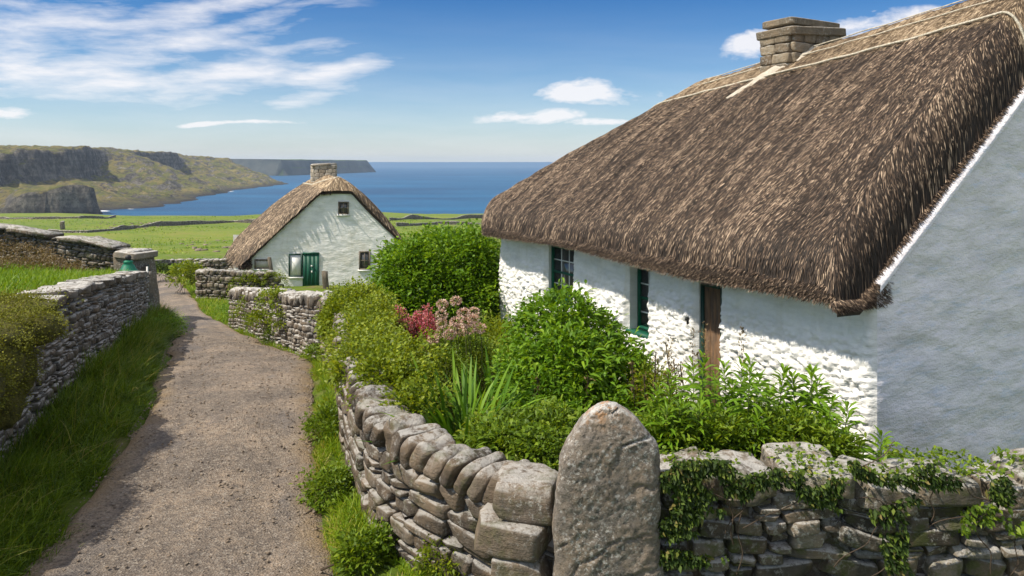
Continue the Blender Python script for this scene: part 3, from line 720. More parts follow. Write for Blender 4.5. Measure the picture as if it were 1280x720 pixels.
# slanting bedding cracks
ca = (G[..., 0]*.55-G[..., 2]*.83)*4.2+.35*fbm(G*3, 3, 80); crack = 1.7*np.exp(-((ca-np.round(ca))/.03)**2)*(vn(G*2.0, 81) > -.1)
disp = disp-.014*crack
G = G+nr*disp[..., None]; G[:, -1] = G[:, 0]
mb = MB(); mb.grid(G, .55, flip=False); mb.add(np.vstack([G[-1, :-1], G[-1, :-1].mean(0)[None]+[0, 0, .012]]), [(i, (i+1) % nth, nth) for i in range(nth)], .55)
tag(mb.build('standing_stone', M['standing'], smooth=True), 'tall rounded upright slab with orange lichen on its top, set at the wall corner', 'standing stone')

# ------------------------------------------------------------------ thatched roofs
def smin(a, b, k):
    h = np.clip(.5+.5*(b-a)/k, 0, 1); return b*(1-h)+a*h-k*h*(1-h)
class Roof:
    def __init__(s, A, d, e, L0, L1, tB, tE, tr, zr, zf, zb, sh, rc=.9, redge=.22, verge=(.5, None), halfhip=None, near_drop=None, convex=.12):
        s.__dict__.update(locals()); s.A = np.array(A, float); s.d = np.array(d, float); s.e = np.array(e, float)
    def dist(s, S, T):
        ds = s.L1-S; dt = np.minimum(T-s.tB, s.tE-T); r = s.rc
        return np.where((ds < r) & (dt < r), r-np.hypot(r-ds, r-dt), np.minimum(ds, dt))
    def H(s, S, T, bumps=True):
        zr = s.zr(S); zf = s.zf(S); zb = s.zb(S)
        a = (T-s.tB)/(s.tr-s.tB); b_ = (s.tE-T)/(s.tE-s.tr)
        Hf = zf+(zr-zf)*a+s.convex*np.sin(np.pi*np.clip(a, 0, 1)); Hb = zb+(zr-zb)*b_+s.convex*np.sin(np.pi*np.clip(b_, 0, 1))
        H = smin(Hf, Hb, .22)+.05
        zm = (s.zf(S)+s.zb(S))/2 if s.zf(0.) == s.zb(0.) else np.where(T < s.tr, zf, zb)
        kk = (s.zr(s.sh)-s.zf(s.sh))/(s.L1-s.sh)
        Hh = s.zf(S)+(s.L1-S)*kk; H = smin(H, Hh, .45)
        if s.halfhip is not None:
            zt, kh = s.halfhip; H = smin(H, zt+(S-s.L0)*kh, .2)
        de = np.clip(s.dist(S, T), 0, s.redge); r = s.redge; H = H-(r-np.sqrt(np.clip(r*r-(r-de)**2, 0, None)))*1.1
        rv, hv = s.verge; dv = np.clip(S-s.L0, 0, rv)/rv; wgt = np.sqrt(np.clip(1-(1-dv)**2, 0, None)); H = hv(T)*(1-wgt)+H*wgt
        if bumps:
            P = P3(S*1.3, T*.7, 0); H = H+.03*fbm(P, 2, 90)+.026*(1-.8*np.exp(-((T-s.tr)/.3)**2))*fbm(P3(S*11, T*1.6, 1), 3, 91)
        return H
    def world(s, S, T, Z):
        S = np.asarray(S); T = np.asarray(T)
        return np.stack([s.A[0]+s.d[0]*S+s.e[0]*T, s.A[1]+s.d[1]*S+s.e[1]*T, Z+0*S], -1)
    def footprint(s, a, b):
        """unit square -> (S,T) with rounded far corners"""
        S = s.L0+(s.L1-s.L0)*a; T = s.tB+(s.tE-s.tB)*b; r = s.rc
        ds = s.L1-S; dt1 = T-s.tB; dt2 = s.tE-T
        for dt, sg in ((dt1, -1), (dt2, 1)):
            m = (ds < r) & (dt < r); u = np.where(m, 1-ds/r, 0); v = np.where(m, 1-dt/r, 0)
            u2 = u*np.sqrt(1-v*v/2); v2 = v*np.sqrt(1-u*u/2)
            S = np.where(m, s.L1-r+u2*r, S); edge = s.tB+r if sg < 0 else s.tE-r
            T = np.where(m, edge+sg*v2*r, T)
        return S, T
    def build(s, parent, na, nb, nstr, nfr, slen, swid, zbot, inward=.5, mat=None, golden=.8, tmax=None, fringe_len=.12):
        a, b = np.meshgrid(np.linspace(0, 1, na), np.linspace(0, 1, nb), indexing='ij')
        S, T = s.footprint(a, b); Zv = s.H(S, T); G = s.world(S, T, Zv)
        mb = MB(); gold = []
        mb.grid(G, .06, flip=True); gold.append(s.goldf(S, T, golden).ravel())
        # skirt: front edge, far edge, back edge
        loops = [(S[:, 0], T[:, 0], Zv[:, 0]), (S[-1], T[-1], Zv[-1]), (S[::-1, -1], T[::-1, -1], Zv[::-1, -1])]
        LS, LT, LZ = (np.concatenate([l[i] for l in loops]) for i in range(3))
        cS, cT = (s.L0+s.L1)/2, (s.tB+s.tE)/2
        eps = 1e-3
        def sd(S_, T_): return s.dist(S_, T_)
        gS = -(sd(LS+eps, LT)-sd(LS-eps, LT)); gT = -(sd(LS, LT+eps)-sd(LS, LT-eps)); gl = np.maximum(np.hypot(gS, gT), 1e-9); gS, gT = gS/gl, gT/gl
        zb_ = zbot(LS, LT)
        rows = [s.world(LS, LT, LZ), s.world(LS+gS*.03, LT+gT*.03, (LZ*.6+zb_*.4)), s.world(LS, LT, zb_+.02), s.world(LS-gS*.08, LT-gT*.08, zb_), s.world(LS-gS*inward, LT-gT*inward, zb_+.12)]
        SK = np.stack(rows, 1); mb.grid(SK, .2); gold.append(np.zeros(SK.shape[0]*SK.shape[1]))
        # near verge closing strip
        vr = np.stack([G[0], G[0]-[0, 0, .14]], 1); mb.grid(vr, .2, flip=True); gold.append(np.zeros(vr.shape[0]*2))
        # ragged straw ends down the near verge
        nv = nfr//4; tv = s.tB+rng.random(nv)**1.4*(s.tE-s.tB)*.55; tv[:nv//3] = s.tB+rng.random(nv//3)*.75; Sv = np.full(nv, s.L0)+.06*rng.random(nv); zt_ = s.H(np.full(nv, s.L0), tv)
        low = np.where(tv < .2, zt_-zbot(Sv, tv)+.04, .12); zv = zt_+.03-low*rng.random(nv); fl = fringe_len*(.5+rng.random(nv))*.9
        B_ = s.world(Sv+.03, tv, zv); T_ = s.world(Sv-.05-.05*rng.random(nv), tv-fl*.6+.03*rng.normal(size=nv), zv-fl*.8)
        M_ = (B_+T_)/2; sw = np.append(s.e, .6); sw = sw/np.linalg.norm(sw); wv_ = swid*(.6+.7*rng.random(nv))[:, None]*.5
        mb.add(np.stack([B_, M_+sw*wv_, T_, M_-sw*wv_], 1).reshape(-1, 3), (np.array([[0, 2, 1], [0, 3, 2]])[None]+np.arange(nv)[:, None, None]*4).reshape(-1, 3), np.repeat(rng.random(nv)**1.3, 4)); gold.append(np.zeros(nv*4))
        # straw on the surface
        tmax = s.tr+.35 if tmax is None else tmax
        nS = nstr; a = rng.random(nS)*1.0; b = rng.random(nS)
        S, T = s.footprint(a, b); keep = (T < tmax) | (S > s.sh-.2); S, T = S[keep], T[keep]; N_ = len(S)
        h = .03; g1 = (s.H(S+h, T, False)-s.H(S-h, T, False))/(2*h); g2 = (s.H(S, T+h, False)-s.H(S, T-h, False))/(2*h)
        sl = np.sqrt(g1*g1+g2*g2)+1e-6; gx_, gy_ = -g1/sl, -g2/sl
        jit = rng.normal(0, .15, N_)+.25*vn(P3(S*1.2, T*1.2, 5), 3); cj, sj = np.cos(jit), np.sin(jit); gx_, gy_ = gx_*cj-gy_*sj, gx_*sj+gy_*cj
        big = rng.random(N_) < .06; ln = slen*(.5+1.0*rng.random(N_))*np.where(big, 2.0, 1.); hl = ln/np.sqrt(1+sl*sl)
        def surf(q, lift, side=0.):
            S_, T_ = S+gx_*q-gy_*side, T+gy_*q+gx_*side; return s.world(S_, T_, s.H(S_, T_)+lift)
        wd = swid*(.5+rng.random(N_))*np.where(big, 1.25, 1.); lift = .005+.017*rng.random(N_)**1.5
        B = surf(0*hl, .004); Tp = surf(hl, lift); Lm = surf(hl*.55, lift*.5+.004, wd*.5); Rm = surf(hl*.55, lift*.5+.004, -wd*.5)
        cr = nrm(np.cross(Tp-B, Rm-Lm)); cr = cr*np.sign(cr[:, 2:3]); mid = (Lm+Rm)/2+cr*(wd*.35)[:, None]
        V = np.stack([B, Lm, Tp, Rm, mid], 1).reshape(-1, 3); i = np.arange(N_)[:, None, None]*5
        F = (np.array([[0, 4, 1], [1, 4, 2], [0, 3, 4], [3, 2, 4]])[None]+i).reshape(-1, 3)
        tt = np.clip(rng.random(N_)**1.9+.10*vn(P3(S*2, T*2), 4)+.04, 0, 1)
        tt = np.clip(tt+.20*fbm(P3(S*11, T*1.6, 1), 3, 91)+.08*fbm(P3(S*2, T*1.2, 2), 2, 92), 0, 1)  # straw darkens in the hollows of the relief, shade put into the tint
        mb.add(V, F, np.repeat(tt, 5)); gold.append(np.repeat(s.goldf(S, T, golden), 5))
        # straw ends along the eave
        q = rng.random(nfr)*(len(LS)-1); i0 = q.astype(int); f = q-i0
        ok = (LT[i0] < s.tr+.1) | (LS[i0] > s.sh)
        i0, f = i0[ok], f[ok]; nf_ = len(i0); i1 = np.minimum(i0+1, len(LS)-1)
        ls_, lt_ = LS[i0]*(1-f)+LS[i1]*f, LT[i0]*(1-f)+LT[i1]*f; z0 = LZ[i0]*(1-f)+LZ[i1]*f; zb0 = zb_[i0]
        os_, ot = gS[i0], gT[i0]; r1 = rng.random(nf_)
        zst = z0+.03-(z0-zb0)*r1; off = .0+.03*rng.random(nf_)
        ang = rng.normal(0, .15, nf_); fl = fringe_len*(.4+rng.random(nf_))
        B = s.world(ls_+os_*(off-.05), lt_+ot*(off-.05), zst)
        out2 = fl*(.5-.35*r1)
        tS, tT = -ot, os_
        Tp = s.world(ls_+os_*(off+out2)+tS*ang*fl, lt_+ot*(off+out2)+tT*ang*fl, zst-fl*.75)
        wv_ = swid*(.5+.7*rng.random(nf_)); sideW = s.world(tS, tT, 0)-np.array([s.A[0], s.A[1], 0]); sideW = nrm(sideW)
        Md = B*.4+Tp*.6; Lm = Md+sideW*wv_[:, None]*.5; Rm = Md-sideW*wv_[:, None]*.5
        V = np.stack([B, Lm, Tp, Rm], 1).reshape(-1, 3); i = np.arange(nf_)[:, None, None]*4
        F = (np.array([[0, 2, 1], [0, 3, 2]])[None]+i).reshape(-1, 3)
        mb.add(V, F, np.repeat(np.clip(rng.random(nf_)**1.2, 0, 1), 4)); gold.append(np.zeros(nf_*4))
        F = [np.concatenate(mb.q), np.concatenate(mb.t)]
        return mesh_obj('thatched_roof', np.concatenate(mb.v), F, M['thatch'], parent, {'tint': np.concatenate(mb.a), 'gold': np.concatenate(gold)}, smooth=False)
    def goldf(s, S, T, width):
        return np.clip((1-sstep(width*.85, width*1.02, np.abs(T-s.tr)))*.8+.0*S, 0, 1)*(1-sstep(s.sh, s.sh+.6, S)*.6)+(.35 if s.halfhip is not None else 0)
    def rope(s, pts, r, name, parent, mat='rope', lift=.02):
        pts = np.array(pts, float); q = np.linspace(0, 1, 90); qq = np.linspace(0, 1, len(pts))
        S, T = np.interp(q, qq, pts[:, 0]), np.interp(q, qq, pts[:, 1])
        mb = MB(); mb.tube(s.world(S, T, s.H(S, T, False)+lift+.012+.008*fbm(P3(S*3, T, 4), 2, 5)), r, 6); return mb.build(name, M[mat], parent, smooth=True)

# ---- main cottage
A = (3.56, 7.8); d = (-.4543, .8909); e = (.8909, .4543); L = 8.27; TR = 3.2; WD = 6.4
def cw(s_, t_, z_, out=0.):
    """local cottage coordinates -> world; out pushes towards the front"""
    t_ = t_-out
    return np.stack(np.broadcast_arrays(A[0]+d[0]*s_+e[0]*t_, A[1]+d[1]*s_+e[1]*t_, z_), -1)
cot = thing('thatched_cottage', (5.0, 13.0, 0), 'large whitewashed cottage with brown thatch filling the right of the view', 'cottage', 'thatched cottages')
wallz = lambda t_: 2.10+.826*(TR-np.abs(t_-TR))
roof = Roof(A, d, e, .03, L+.5, -.52, WD+.52, TR, lambda s_: 5.50-.118*np.asarray(s_), lambda s_: 2.30+0*np.asarray(s_), lambda s_: 2.30+0*np.asarray(s_), 6.55, rc=1.0, verge=(.30, lambda t_: np.maximum(wallz(t_)+.07, 2.0)))
def zb_main(S, T):
    return np.interp(S, [-.1, .93, 2.22, 3.93, 5.24, 7.3, 9], [1.93, 1.92, 1.89, 1.96, 2.02, 1.95, 1.95])
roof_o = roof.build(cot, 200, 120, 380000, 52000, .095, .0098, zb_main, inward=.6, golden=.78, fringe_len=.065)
for tt, r_ in ((TR-.78, .016), (TR-.36, .010), (TR-.12, .009)):
    roof.rope([(.1, tt), (1.5, tt-.01), (3.3, tt), (5.4, tt), (7.0, tt+.02)] if tt > 2.5 else [(.05, tt+.1), (.5, tt+.06), (1.5, tt-.0), (3.3, tt), (5.2, tt), (7.35, tt)], r_, 'ridge_rope', roof_o, lift=.028)
# front wall with relief
OPEN = [(5.64, 6.47, 1.0, 1.90), (3.64, 4.12, .90, 1.80), (2.20, 2.62, -.2, 1.78)]
sg = set(np.round(np.arange(0, L+.001, .02), 4)); zg = set(np.round(np.arange(-.2, 2.09, .018), 4))
for o_ in OPEN: sg |= {o_[0], o_[1]}; zg |= {o_[2], o_[3]}
sg = np.array(sorted(sg)); zg = np.array(sorted(zg)); S, Zg = np.meshgrid(sg, zg, indexing='ij')
wx = S+.05*fbm(P3(S*3, Zg*3), 2, 100); wz_ = Zg+.04*fbm(P3(S*3, Zg*3), 2, 101)
F1, F2, idv = worley2(wx/.13, wz_/.07, 5)
G1, G2, gid = worley2(wx/.062+.4*fbm(P3(S*9, Zg*9), 2, 7), wz_/.038, 15)
rel = .020*sstep(.0, .18, F2-F1)+.018*idv+.012*gid*sstep(0, .25, G2-G1)+.014*fbm(P3(S*16, Zg*24), 3, 103)
smoo = sstep(1.15, 1.75, Zg+.12*fbm(P3(S*1.5, Zg), 2, 9))*.75
dsp = .03+rel*(1-smoo)*1.5+.012*smoo*fbm(P3(S*2, Zg*5), 4, 104)
edge = np.minimum(np.minimum(S, L-S)/.05, 1)
for o_ in OPEN:
    dx_ = np.maximum(np.maximum(o_[0]-S, S-o_[1]), 0); dz_ = np.maximum(np.maximum(o_[2]-Zg, Zg-o_[3]), 0); edge = np.minimum(edge, np.clip(np.hypot(dx_, dz_)/.06, 0, 1))
G = cw(S, 0., Zg, out=dsp*edge)
F = grid_faces(len(sg), len(zg), True); sc = (sg[:-1, None]+sg[1:, None])/2+0*zg[None, :-1]; zc = (zg[None, :-1]+zg[None, 1:])/2+0*sg[:-1, None]
inside = np.zeros(sc.shape, bool)
for o_ in OPEN: inside |= (sc > o_[0]) & (sc < o_[1]) & (zc > o_[2]) & (zc < o_[3])
mesh_obj('front_wall', G.reshape(-1, 3), F[~inside.ravel()], M['white_rough'], cot, smooth=True)
# reveals, other walls
for s0, s1, z0, z1 in OPEN:
    dp = .34; mb = MB()
    mb.grid(np.stack([cw(s0, np.array([0, dp]), z0), cw(s0, np.array([0, dp]), z1)], 1)); mb.grid(np.stack([cw(s1, np.array([0, dp]), z0), cw(s1, np.array([0, dp]), z1)], 1), flip=True)
    mb.grid(np.stack([cw(s0, np.array([0, dp]), z0), cw(s1, np.array([0, dp]), z0)], 1), flip=True); mb.grid(np.stack([cw(s0, np.array([0, dp]), z1), cw(s1, np.array([0, dp]), z1)], 1))
    mb.build('reveal', M['white_rough'], cot)
mb = MB()
mb.grid(np.stack([cw(L, np.linspace(0, WD, 20), -.6), cw(L, np.linspace(0, WD, 20), 2.3)], 1), flip=True)
mb.grid(np.stack([cw(np.linspace(0, L, 20), WD, -.6), cw(np.linspace(0, L, 20), WD, 2.3)], 1))
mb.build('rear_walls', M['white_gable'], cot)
# near gable
tg = np.linspace(0, WD, 180); v = np.linspace(0, 1, 130); T_, V_ = np.meshgrid(tg, v, indexing='ij'); Zt = -.6+(wallz(T_)+.6)*V_
rel = .022*fbm(P3(T_*1.6+.8*Zt, Zt*4.2), 4, 120)+.006*fbm(P3(T_*9, Zt*16), 3, 121)
eg = np.clip(np.minimum(T_, WD-T_)/.06, 0, 1)*np.clip((1-V_)/.02, 0, 1)
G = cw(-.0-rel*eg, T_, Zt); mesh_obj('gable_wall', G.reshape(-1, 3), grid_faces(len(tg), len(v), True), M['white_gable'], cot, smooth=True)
# whitewashed barge coping along the gable slope
mb = MB()
for sg_ in (0, 1):
    t0 = np.linspace(-.02, TR, 40); tt = t0 if sg_ == 0 else 2*TR-t0
    zt = wallz(tt)+.0; wob = .008*fbm(P3(t0*4, sg_, 0), 3, 8)
    r1 = cw(-.05, tt, zt-.05+wob); r2 = cw(-.055, tt, zt+.03+wob); r3 = cw(.08, tt, zt+.045+wob); r4 = cw(.16, tt, zt-.04)
    mb.grid(np.stack([r1, r2, r3, r4], 1), flip=sg_ == 1)
mb.build('gable_coping', M['white_gable'], cot, smooth=False)
# windows
def bar(mb, s0, s1, z0, z1, t0, t1): mb.box(cw(s0, t0, z0), cw(s1, t0, z0)-cw(s0, t0, z0), cw(s0, t1, z0)-cw(s0, t0, z0), (0, 0, z1-z0))
def window(s0, s1, z0, z1, nx, nz, t0, sill=True, label=None, bars='white_paint', curtain=False):
    f = .045; mb = MB()
    bar(mb, s0+.004, s0+f, z0+.004, z1-.004, t0, t0+.08); bar(mb, s1-f, s1-.004, z0+.004, z1-.004, t0, t0+.08); bar(mb, s0+f, s1-f, z1-f, z1-.004, t0, t0+.08); bar(mb, s0+f, s1-f, z0+.004, z0+f, t0, t0+.08)
    fr = mb.build('window', M['green'], cot)
    if label: fr['label'] = label
    mb = MB(); a0, a1, b0, b1 = s0+f, s1-f, z0+f, z1-f
    bar(mb, a0, a1, (b0+b1)/2-.018, (b0+b1)/2+.018, t0+.02, t0+.062)
    mb.build('meeting_rail', M['green'], fr)
    mb = MB()
    for i in range(1, nx): c_ = a0+(a1-a0)*i/nx; bar(mb, c_-.009, c_+.009, b0, b1, t0+.03, t0+.055)
    for i in range(1, nz): c_ = b0+(b1-b0)*i/nz; bar(mb, a0, a1, c_-.009, c_+.009, t0+.032, t0+.053)
    mb.build('glazing_bars', M[bars], fr)
    mb = MB(); bar(mb, a0, a1, b0, b1, t0+.04, t0+.046); mb.build('glass', M['glass'], fr)
    if sill:
        mb = MB(); bar(mb, s0-.02, s1+.02, z0-.05, z0+.002, -.06, t0+.002); mb.build('sill', M['green'], fr)
    return fr
window(*OPEN[0], 3, 4, .05)
window(*OPEN[1], 2, 4, .13)
# door
mb = MB(); s0, s1, z0, z1 = OPEN[2]
bar(mb, s0+.003, s0+.05, z0, z1-.003, .02, .10); bar(mb, s1-.05, s1-.003, z0, z1-.003, .02, .10); bar(mb, s0+.05, s1-.05, z1-.05, z1-.003, .02, .10)
dr = mb.build('door_frame', M['green_dark'], cot)
mb = MB(); nb_ = 3
for i in range(nb_):
    a0 = s0+.05+(s1-s0-.1)*i/nb_; bar(mb, a0+.003, a0+(s1-s0-.1)/nb_-.003, z0, z1-.05, .045+.004*(i % 2), .075)
dd_ = mb.build('door', M['wood'], dr)
mb = MB(); mb.box(cw(2.74, -.05, 1.22), cw(2.74, -.08, 1.22)-cw(2.74, -.05, 1.22), cw(2.77, -.05, 1.22)-cw(2.74, -.05, 1.22), (0, 0, .09)); mb.lathe(cw(2.755, -.09, 1.29), [(0, -.025), (.02, -.015), (.025, 0), (.02, .015), (0, .025)], 10)
mb.build('door_latch', M['iron'], cot)
# chimney
def block_stack(name, par, s0, s1, t0, t1, z0, z1, fr, mat, nc=5, seed=0):
    """rubble chimney: courses of stones around a core"""
    C, H, A_, = [], [], []; mb = MB(); o = fr(s0+.03, t0+.03, z0)
    mb.box(o, fr(s1-.03, t0+.03, z0)-o, fr(s0+.03, t1-.03, z0)-o, (0, 0, z1-z0-.01), .3)
    yaw_e = math.atan2(*(fr(0, 1, 0)-fr(0, 0, 0))[[1, 0]]); yaw_d = math.atan2(*(fr(1, 0, 0)-fr(0, 0, 0))[[1, 0]])
    ch = (z1-z0)/nc
    for c_ in range(nc):
        zc_ = z0+ch*(c_+.5)
        for (p0, p1, fx, yw, al) in ((t0, t1, s0, yaw_e, 't'), (t0, t1, s1, yaw_e, 't'), (s0, s1, t0, yaw_d, 's'), (s0, s1, t1, yaw_d, 's')):
            q = p0
            while q < p1-.03:
                l = min(.16+.22*rng.random(), p1-q)
                if p1-q-l < .08: l = p1-q
                m_ = q+l/2; pp = fr(fx, m_, zc_) if al == 't' else fr(m_, fx, zc_)
                C.append(pp); H.append((l/2-.004, .06, ch/2-.004)); A_.append(yw); q += l
    V_, F_, t_ = stones(np.array(C), np.array(H), np.array(A_), T4, rough=.10, nscale=8, chops=2); mb.add(V_, F_, t_)
    return mb.build(name, mat, par)
ch_o = block_stack('chimney', cot, 3.70, 4.30, 2.72, 3.78, 4.2, 5.30, lambda s_, t_, z_: cw(s_, t_, z_), M['chimney'], 7)
for i, (ov, z0, z1) in enumerate(((.09, 5.27, 5.41), (.02, 5.413, 5.53))):
    C = np.array([cw(4.0, 3.25, (z0+z1)/2)]); H = np.array([[.53+ov, .30+ov, (z1-z0)/2]])
    V_, F_, t_ = stones(C, H, np.array([math.atan2(e[1], e[0])]), T6, rough=.05, nscale=5, tint=np.array([.45]), chops=0); mesh_obj('chimney_cap', V_, F_, M['chimney'], ch_o, {'tint': t_})
# mortar fillet running down the thatch from the chimney
def patch(pts, wdt, name):
    q = np.linspace(0, 1, 30); qq = np.linspace(0, 1, len(pts)); pts = np.array(pts, float)
    S, T = np.interp(q, qq, pts[:, 0]), np.interp(q, qq, pts[:, 1]); W_ = np.interp(q, qq, wdt)
    rows = []
    for k_ in np.linspace(-1, 1, 7):
        S_ = S+k_*W_*.9; T_ = T+k_*W_*.1; rows.append(roof.world(S_, T_, roof.H(S_, T_)+.055*(1-.75*k_*k_)-.01+.015*fbm(P3(S_*9, T_*9), 3, 5)))
    mb = MB(); mb.grid(np.stack(rows, 1), .5, flip=False); return mb.build(name, M['mortar'], ch_o, smooth=True)
patch([(3.86, 2.74), (4.0, 2.50), (4.15, 2.2), (4.3, 1.95)], [.16, .15, .10, .04], 'mortar_fillet')
patch([(3.62, 3.3), (3.62, 2.7)], [.07, .09], 'mortar_fillet')

# ---- far cottage
FA = np.array((-12.54, 38.)); FE = np.array((.9995, .03)); FD = np.array((-.447, .894)); FW = 7.1; FTR = 4.35; FL = 5.2
def fw(s_, t_, z_, out=0.): return np.stack(np.broadcast_arrays(FA[0]+FD[0]*s_+FE[0]*t_+FE[1]*out, FA[1]+FD[1]*s_+FE[1]*t_-FE[0]*out, z_), -1)
fc = thing('thatched_cottage', (-9.5, 41., -2.9), 'small white thatched cottage with green half door standing above the sea', 'cottage', 'thatched cottages')
fz = lambda t_: np.minimum(np.minimum(-1.35+.93*np.asarray(t_, float), -.5+1.02*(FW-np.asarray(t_, float))), 1.80)
froof = Roof(FA, FD, FE, -.12, FL+.45, -.36, FW+.35, FTR, lambda s_: 2.50+.04*np.asarray(s_), lambda s_: -1.42+0*np.asarray(s_), lambda s_: -.58+0*np.asarray(s_), 3.9, rc=1.2, verge=(.45, lambda t_: np.minimum(np.maximum(fz(t_)+.10, -1.6), 2.3)), halfhip=(2.12, 1.3), convex=.38)
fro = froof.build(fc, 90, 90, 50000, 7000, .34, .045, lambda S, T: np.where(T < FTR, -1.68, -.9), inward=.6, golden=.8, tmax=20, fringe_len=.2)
froof.rope([(.5, FTR-.1), (2.2, FTR-.85), (4.0, FTR-.9)], .035, 'ridge_rope', fro)
froof.rope([(.35, FTR-.2), (.5, FTR+.5), (2.2, FTR+.8), (4.0, FTR+.6)], .035, 'ridge_rope', fro)
tg = np.linspace(0, FW, 150); v = np.linspace(0, 1, 110); T_, V_ = np.meshgrid(tg, v, indexing='ij'); Zt = -3.7+(fz(T_)+3.7)*V_
rel = .009*fbm(P3(T_*3.5, Zt*7), 4, 140); G = fw(0, T_, Zt, out=rel); mesh_obj('gable_wall', G.reshape(-1, 3), grid_faces(len(tg), len(v), True), M['white_far'], fc, smooth=True)
mb = MB()
mb.grid(np.stack([fw(np.linspace(0, FL, 12), 0, -3.7), fw(np.linspace(0, FL, 12), 0, -1.3)], 1), flip=True)
mb.grid(np.stack([fw(np.linspace(0, FL, 12), FW, -3.7), fw(np.linspace(0, FL, 12), FW, -.5)], 1)); mb.grid(np.stack([fw(FL, np.linspace(0, FW, 12), -3.7), fw(FL, np.linspace(0, FW, 12), -.6)], 1), flip=True)
mb.build('side_walls', M['white_far'], fc)
def fpx(px, py):
    """point of the far gable plane seen at (px,py): returns t,z"""
    u = (px-640)/1000; t_ = (u*FA[1]-FA[0])/(FE[0]-u*FE[1]); Y_ = FA[1]+FE[1]*t_; return t_, CAMH-(py-202)/1000*Y_
def fbar(mb, t0, t1, z0, z1, o0, o1): o = fw(0, t0, z0, o0); mb.box(o, fw(0, t1, z0, o0)-o, fw(0, t0, z0, o1)-o, (0, 0, z1-z0))
def fwindow(p0, p1, frame='white_paint', nx=2, nz=2, name='window', fw_=.06, panel='glass'):
    t0, z1 = fpx(*p0); t1, z0 = fpx(*p1); mb = MB()
    fbar(mb, t0, t0+fw_, z0, z1, -.03, .06); fbar(mb, t1-fw_, t1, z0, z1, -.03, .06); fbar(mb, t0+fw_, t1-fw_, z1-fw_, z1, -.03, .06); fbar(mb, t0+fw_, t1-fw_, z0, z0+fw_, -.03, .06)
    o = mb.build(name, M[frame], fc); mb = MB(); a0, a1, b0, b1 = t0+fw_, t1-fw_, z0+fw_, z1-fw_
    fbar(mb, a0, a1, b0, b1, -.02, .032); mb.build('glass' if panel == 'glass' else 'panel', M[panel], o)
    if nx > 1 or nz > 1:
        mb = MB()
        for i in range(1, nx): c_ = a0+(a1-a0)*i/nx; fbar(mb, c_-.018, c_+.018, b0, b1, .03, .05)
        for i in range(1, nz): c_ = b0+(b1-b0)*i/nz; fbar(mb, a0, a1, c_-.018, c_+.018, .031, .049)
        mb.build('glazing_bars', M[frame], o)
    mb = MB(); fbar(mb, t0-.05, t1+.05, z0-.07, z0-.002, -.02, .10); mb.build('sill', M['white_paint'], o)
    return o
fwindow((423, 252), (436, 268), 'wood_grey'); fwindow((449, 314), (463, 337), 'wood_grey'); fwindow((318.5, 324), (338, 336), 'wood_grey', 1, 1, panel='curtain')
fwindow((361, 317), (378, 346), 'green_dark', 1, 1, name='shutter', panel='white_paint')
t0, z1 = fpx(378.5, 316); t1, z0 = fpx(399, 364); mb = MB()
for i in range(4): a0 = t0+(t1-t0)*i/4; fbar(mb, a0+.001, a0+(t1-t0)/4-.001, z0, z1-.06, -.03, .045+.003*(i%2))
fbar(mb, t0, t1, z1-.06, z1+.02, -.03, .07)
dr = mb.build('door', M['green_door'], fc); mb = MB(); tm = (t0+t1)/2+.05; mb.lathe(fw(0, tm, z1-.62, .07), [(0, -.05), (.045, -.02), (.045, .02), (0, .05)], 8); mb.build('door_knocker', M['white_paint'], dr); mb = MB()
fbar(mb, tm-.03, tm+.03, z1-.95, z1-.85, .045, .06); mb.build('letter_plate', M['white_paint'], dr)
ch2 = block_stack('chimney', fc, 2.6, 3.3, FTR-.62, FTR+.45, 1.9, 3.12, lambda s_, t_, z_: fw(s_, t_, z_), M['chimney_pale'], 6)
V_, F_, t_ = stones(np.array([fw(2.95+.0, FTR-.085+i_*.0, 3.15) for i_ in range(1)]), np.array([[.60, .42, .06]]), np.array([math.atan2(FE[1], FE[0])]), T4, rough=.3); mesh_obj('chimney_cap', V_, F_, M['chimney_pale'], ch2, {'tint': t_})
# posts by the far cottage
def post(px, pyt, pyb, Yd, w_, label, mat='wood_grey'):
    X_ = (px-640)/1000*Yd; z1 = CAMH-(pyt-202)/1000*Yd; z0 = CAMH-(pyb-202)/1000*Yd-.3
    V_, F_, t_ = stones(np.array([[X_, Yd, (z0+z1)/2]]), np.array([[w_/2, w_/2, (z1-z0)/2]]), np.array([.1]), T2, rough=.1); mb = MB(); mb.add(V_, F_, t_)
    tag(mb.build('wooden_post', M[mat], loc=(X_, Yd, z0)), label, 'post')
post(407, 337, 364, 36.6, .26, 'square weathered post in front of the green door of the far cottage')
post(340.5, 321, 360, 35.5, .15, 'thin dark wooden post at the left corner of the far cottage')

# ------------------------------------------------------------------ gate pillar, iron post, gate
PX, PY = -11.28, 24.1
V_, F_, t_ = stones(np.array([[PX, PY, -.55]]), np.array([[.42, .42, 1.20]]), np.array([-.35]), T6, rough=.05, nscale=3, tint=np.array([.4]), chops=1)
gp = thing('gate_pillar', (PX, PY, -1.7), 'pale capped stone gate pillar at the far end of the left wall', 'pillar')
mesh_obj('shaft', V_, F_, M['stone_grey'], gp, {'tint': t_})
V_, F_, t_ = stones(np.array([[PX-.08, PY, .52]]), np.array([[.48, .47, .10]]), np.array([-.35]), T6, rough=.1, nscale=4, tint=np.array([1.]), chops=3); mesh_obj('capstone', V_, F_, M['stone_grey'], gp, {'tint': t_})
gt = thing('gate', (-10.76, 23.75, -1.5), 'dark green board gate folded back against the pale gate pillar', 'gate')
mb = MB(); ang = math.atan2(.92, -.38); ux = np.array((math.cos(ang), math.sin(ang), 0)); vx = np.array((-ux[1], ux[0], 0))
g0 = np.array((-10.62, 23.35, -1.42))
for i in range(6): mb.box(g0+ux*(.16*i+.004), ux*.15, vx*.03, (0, 0, 1.62))
mb.build('boards', M['green_dark'], gt)
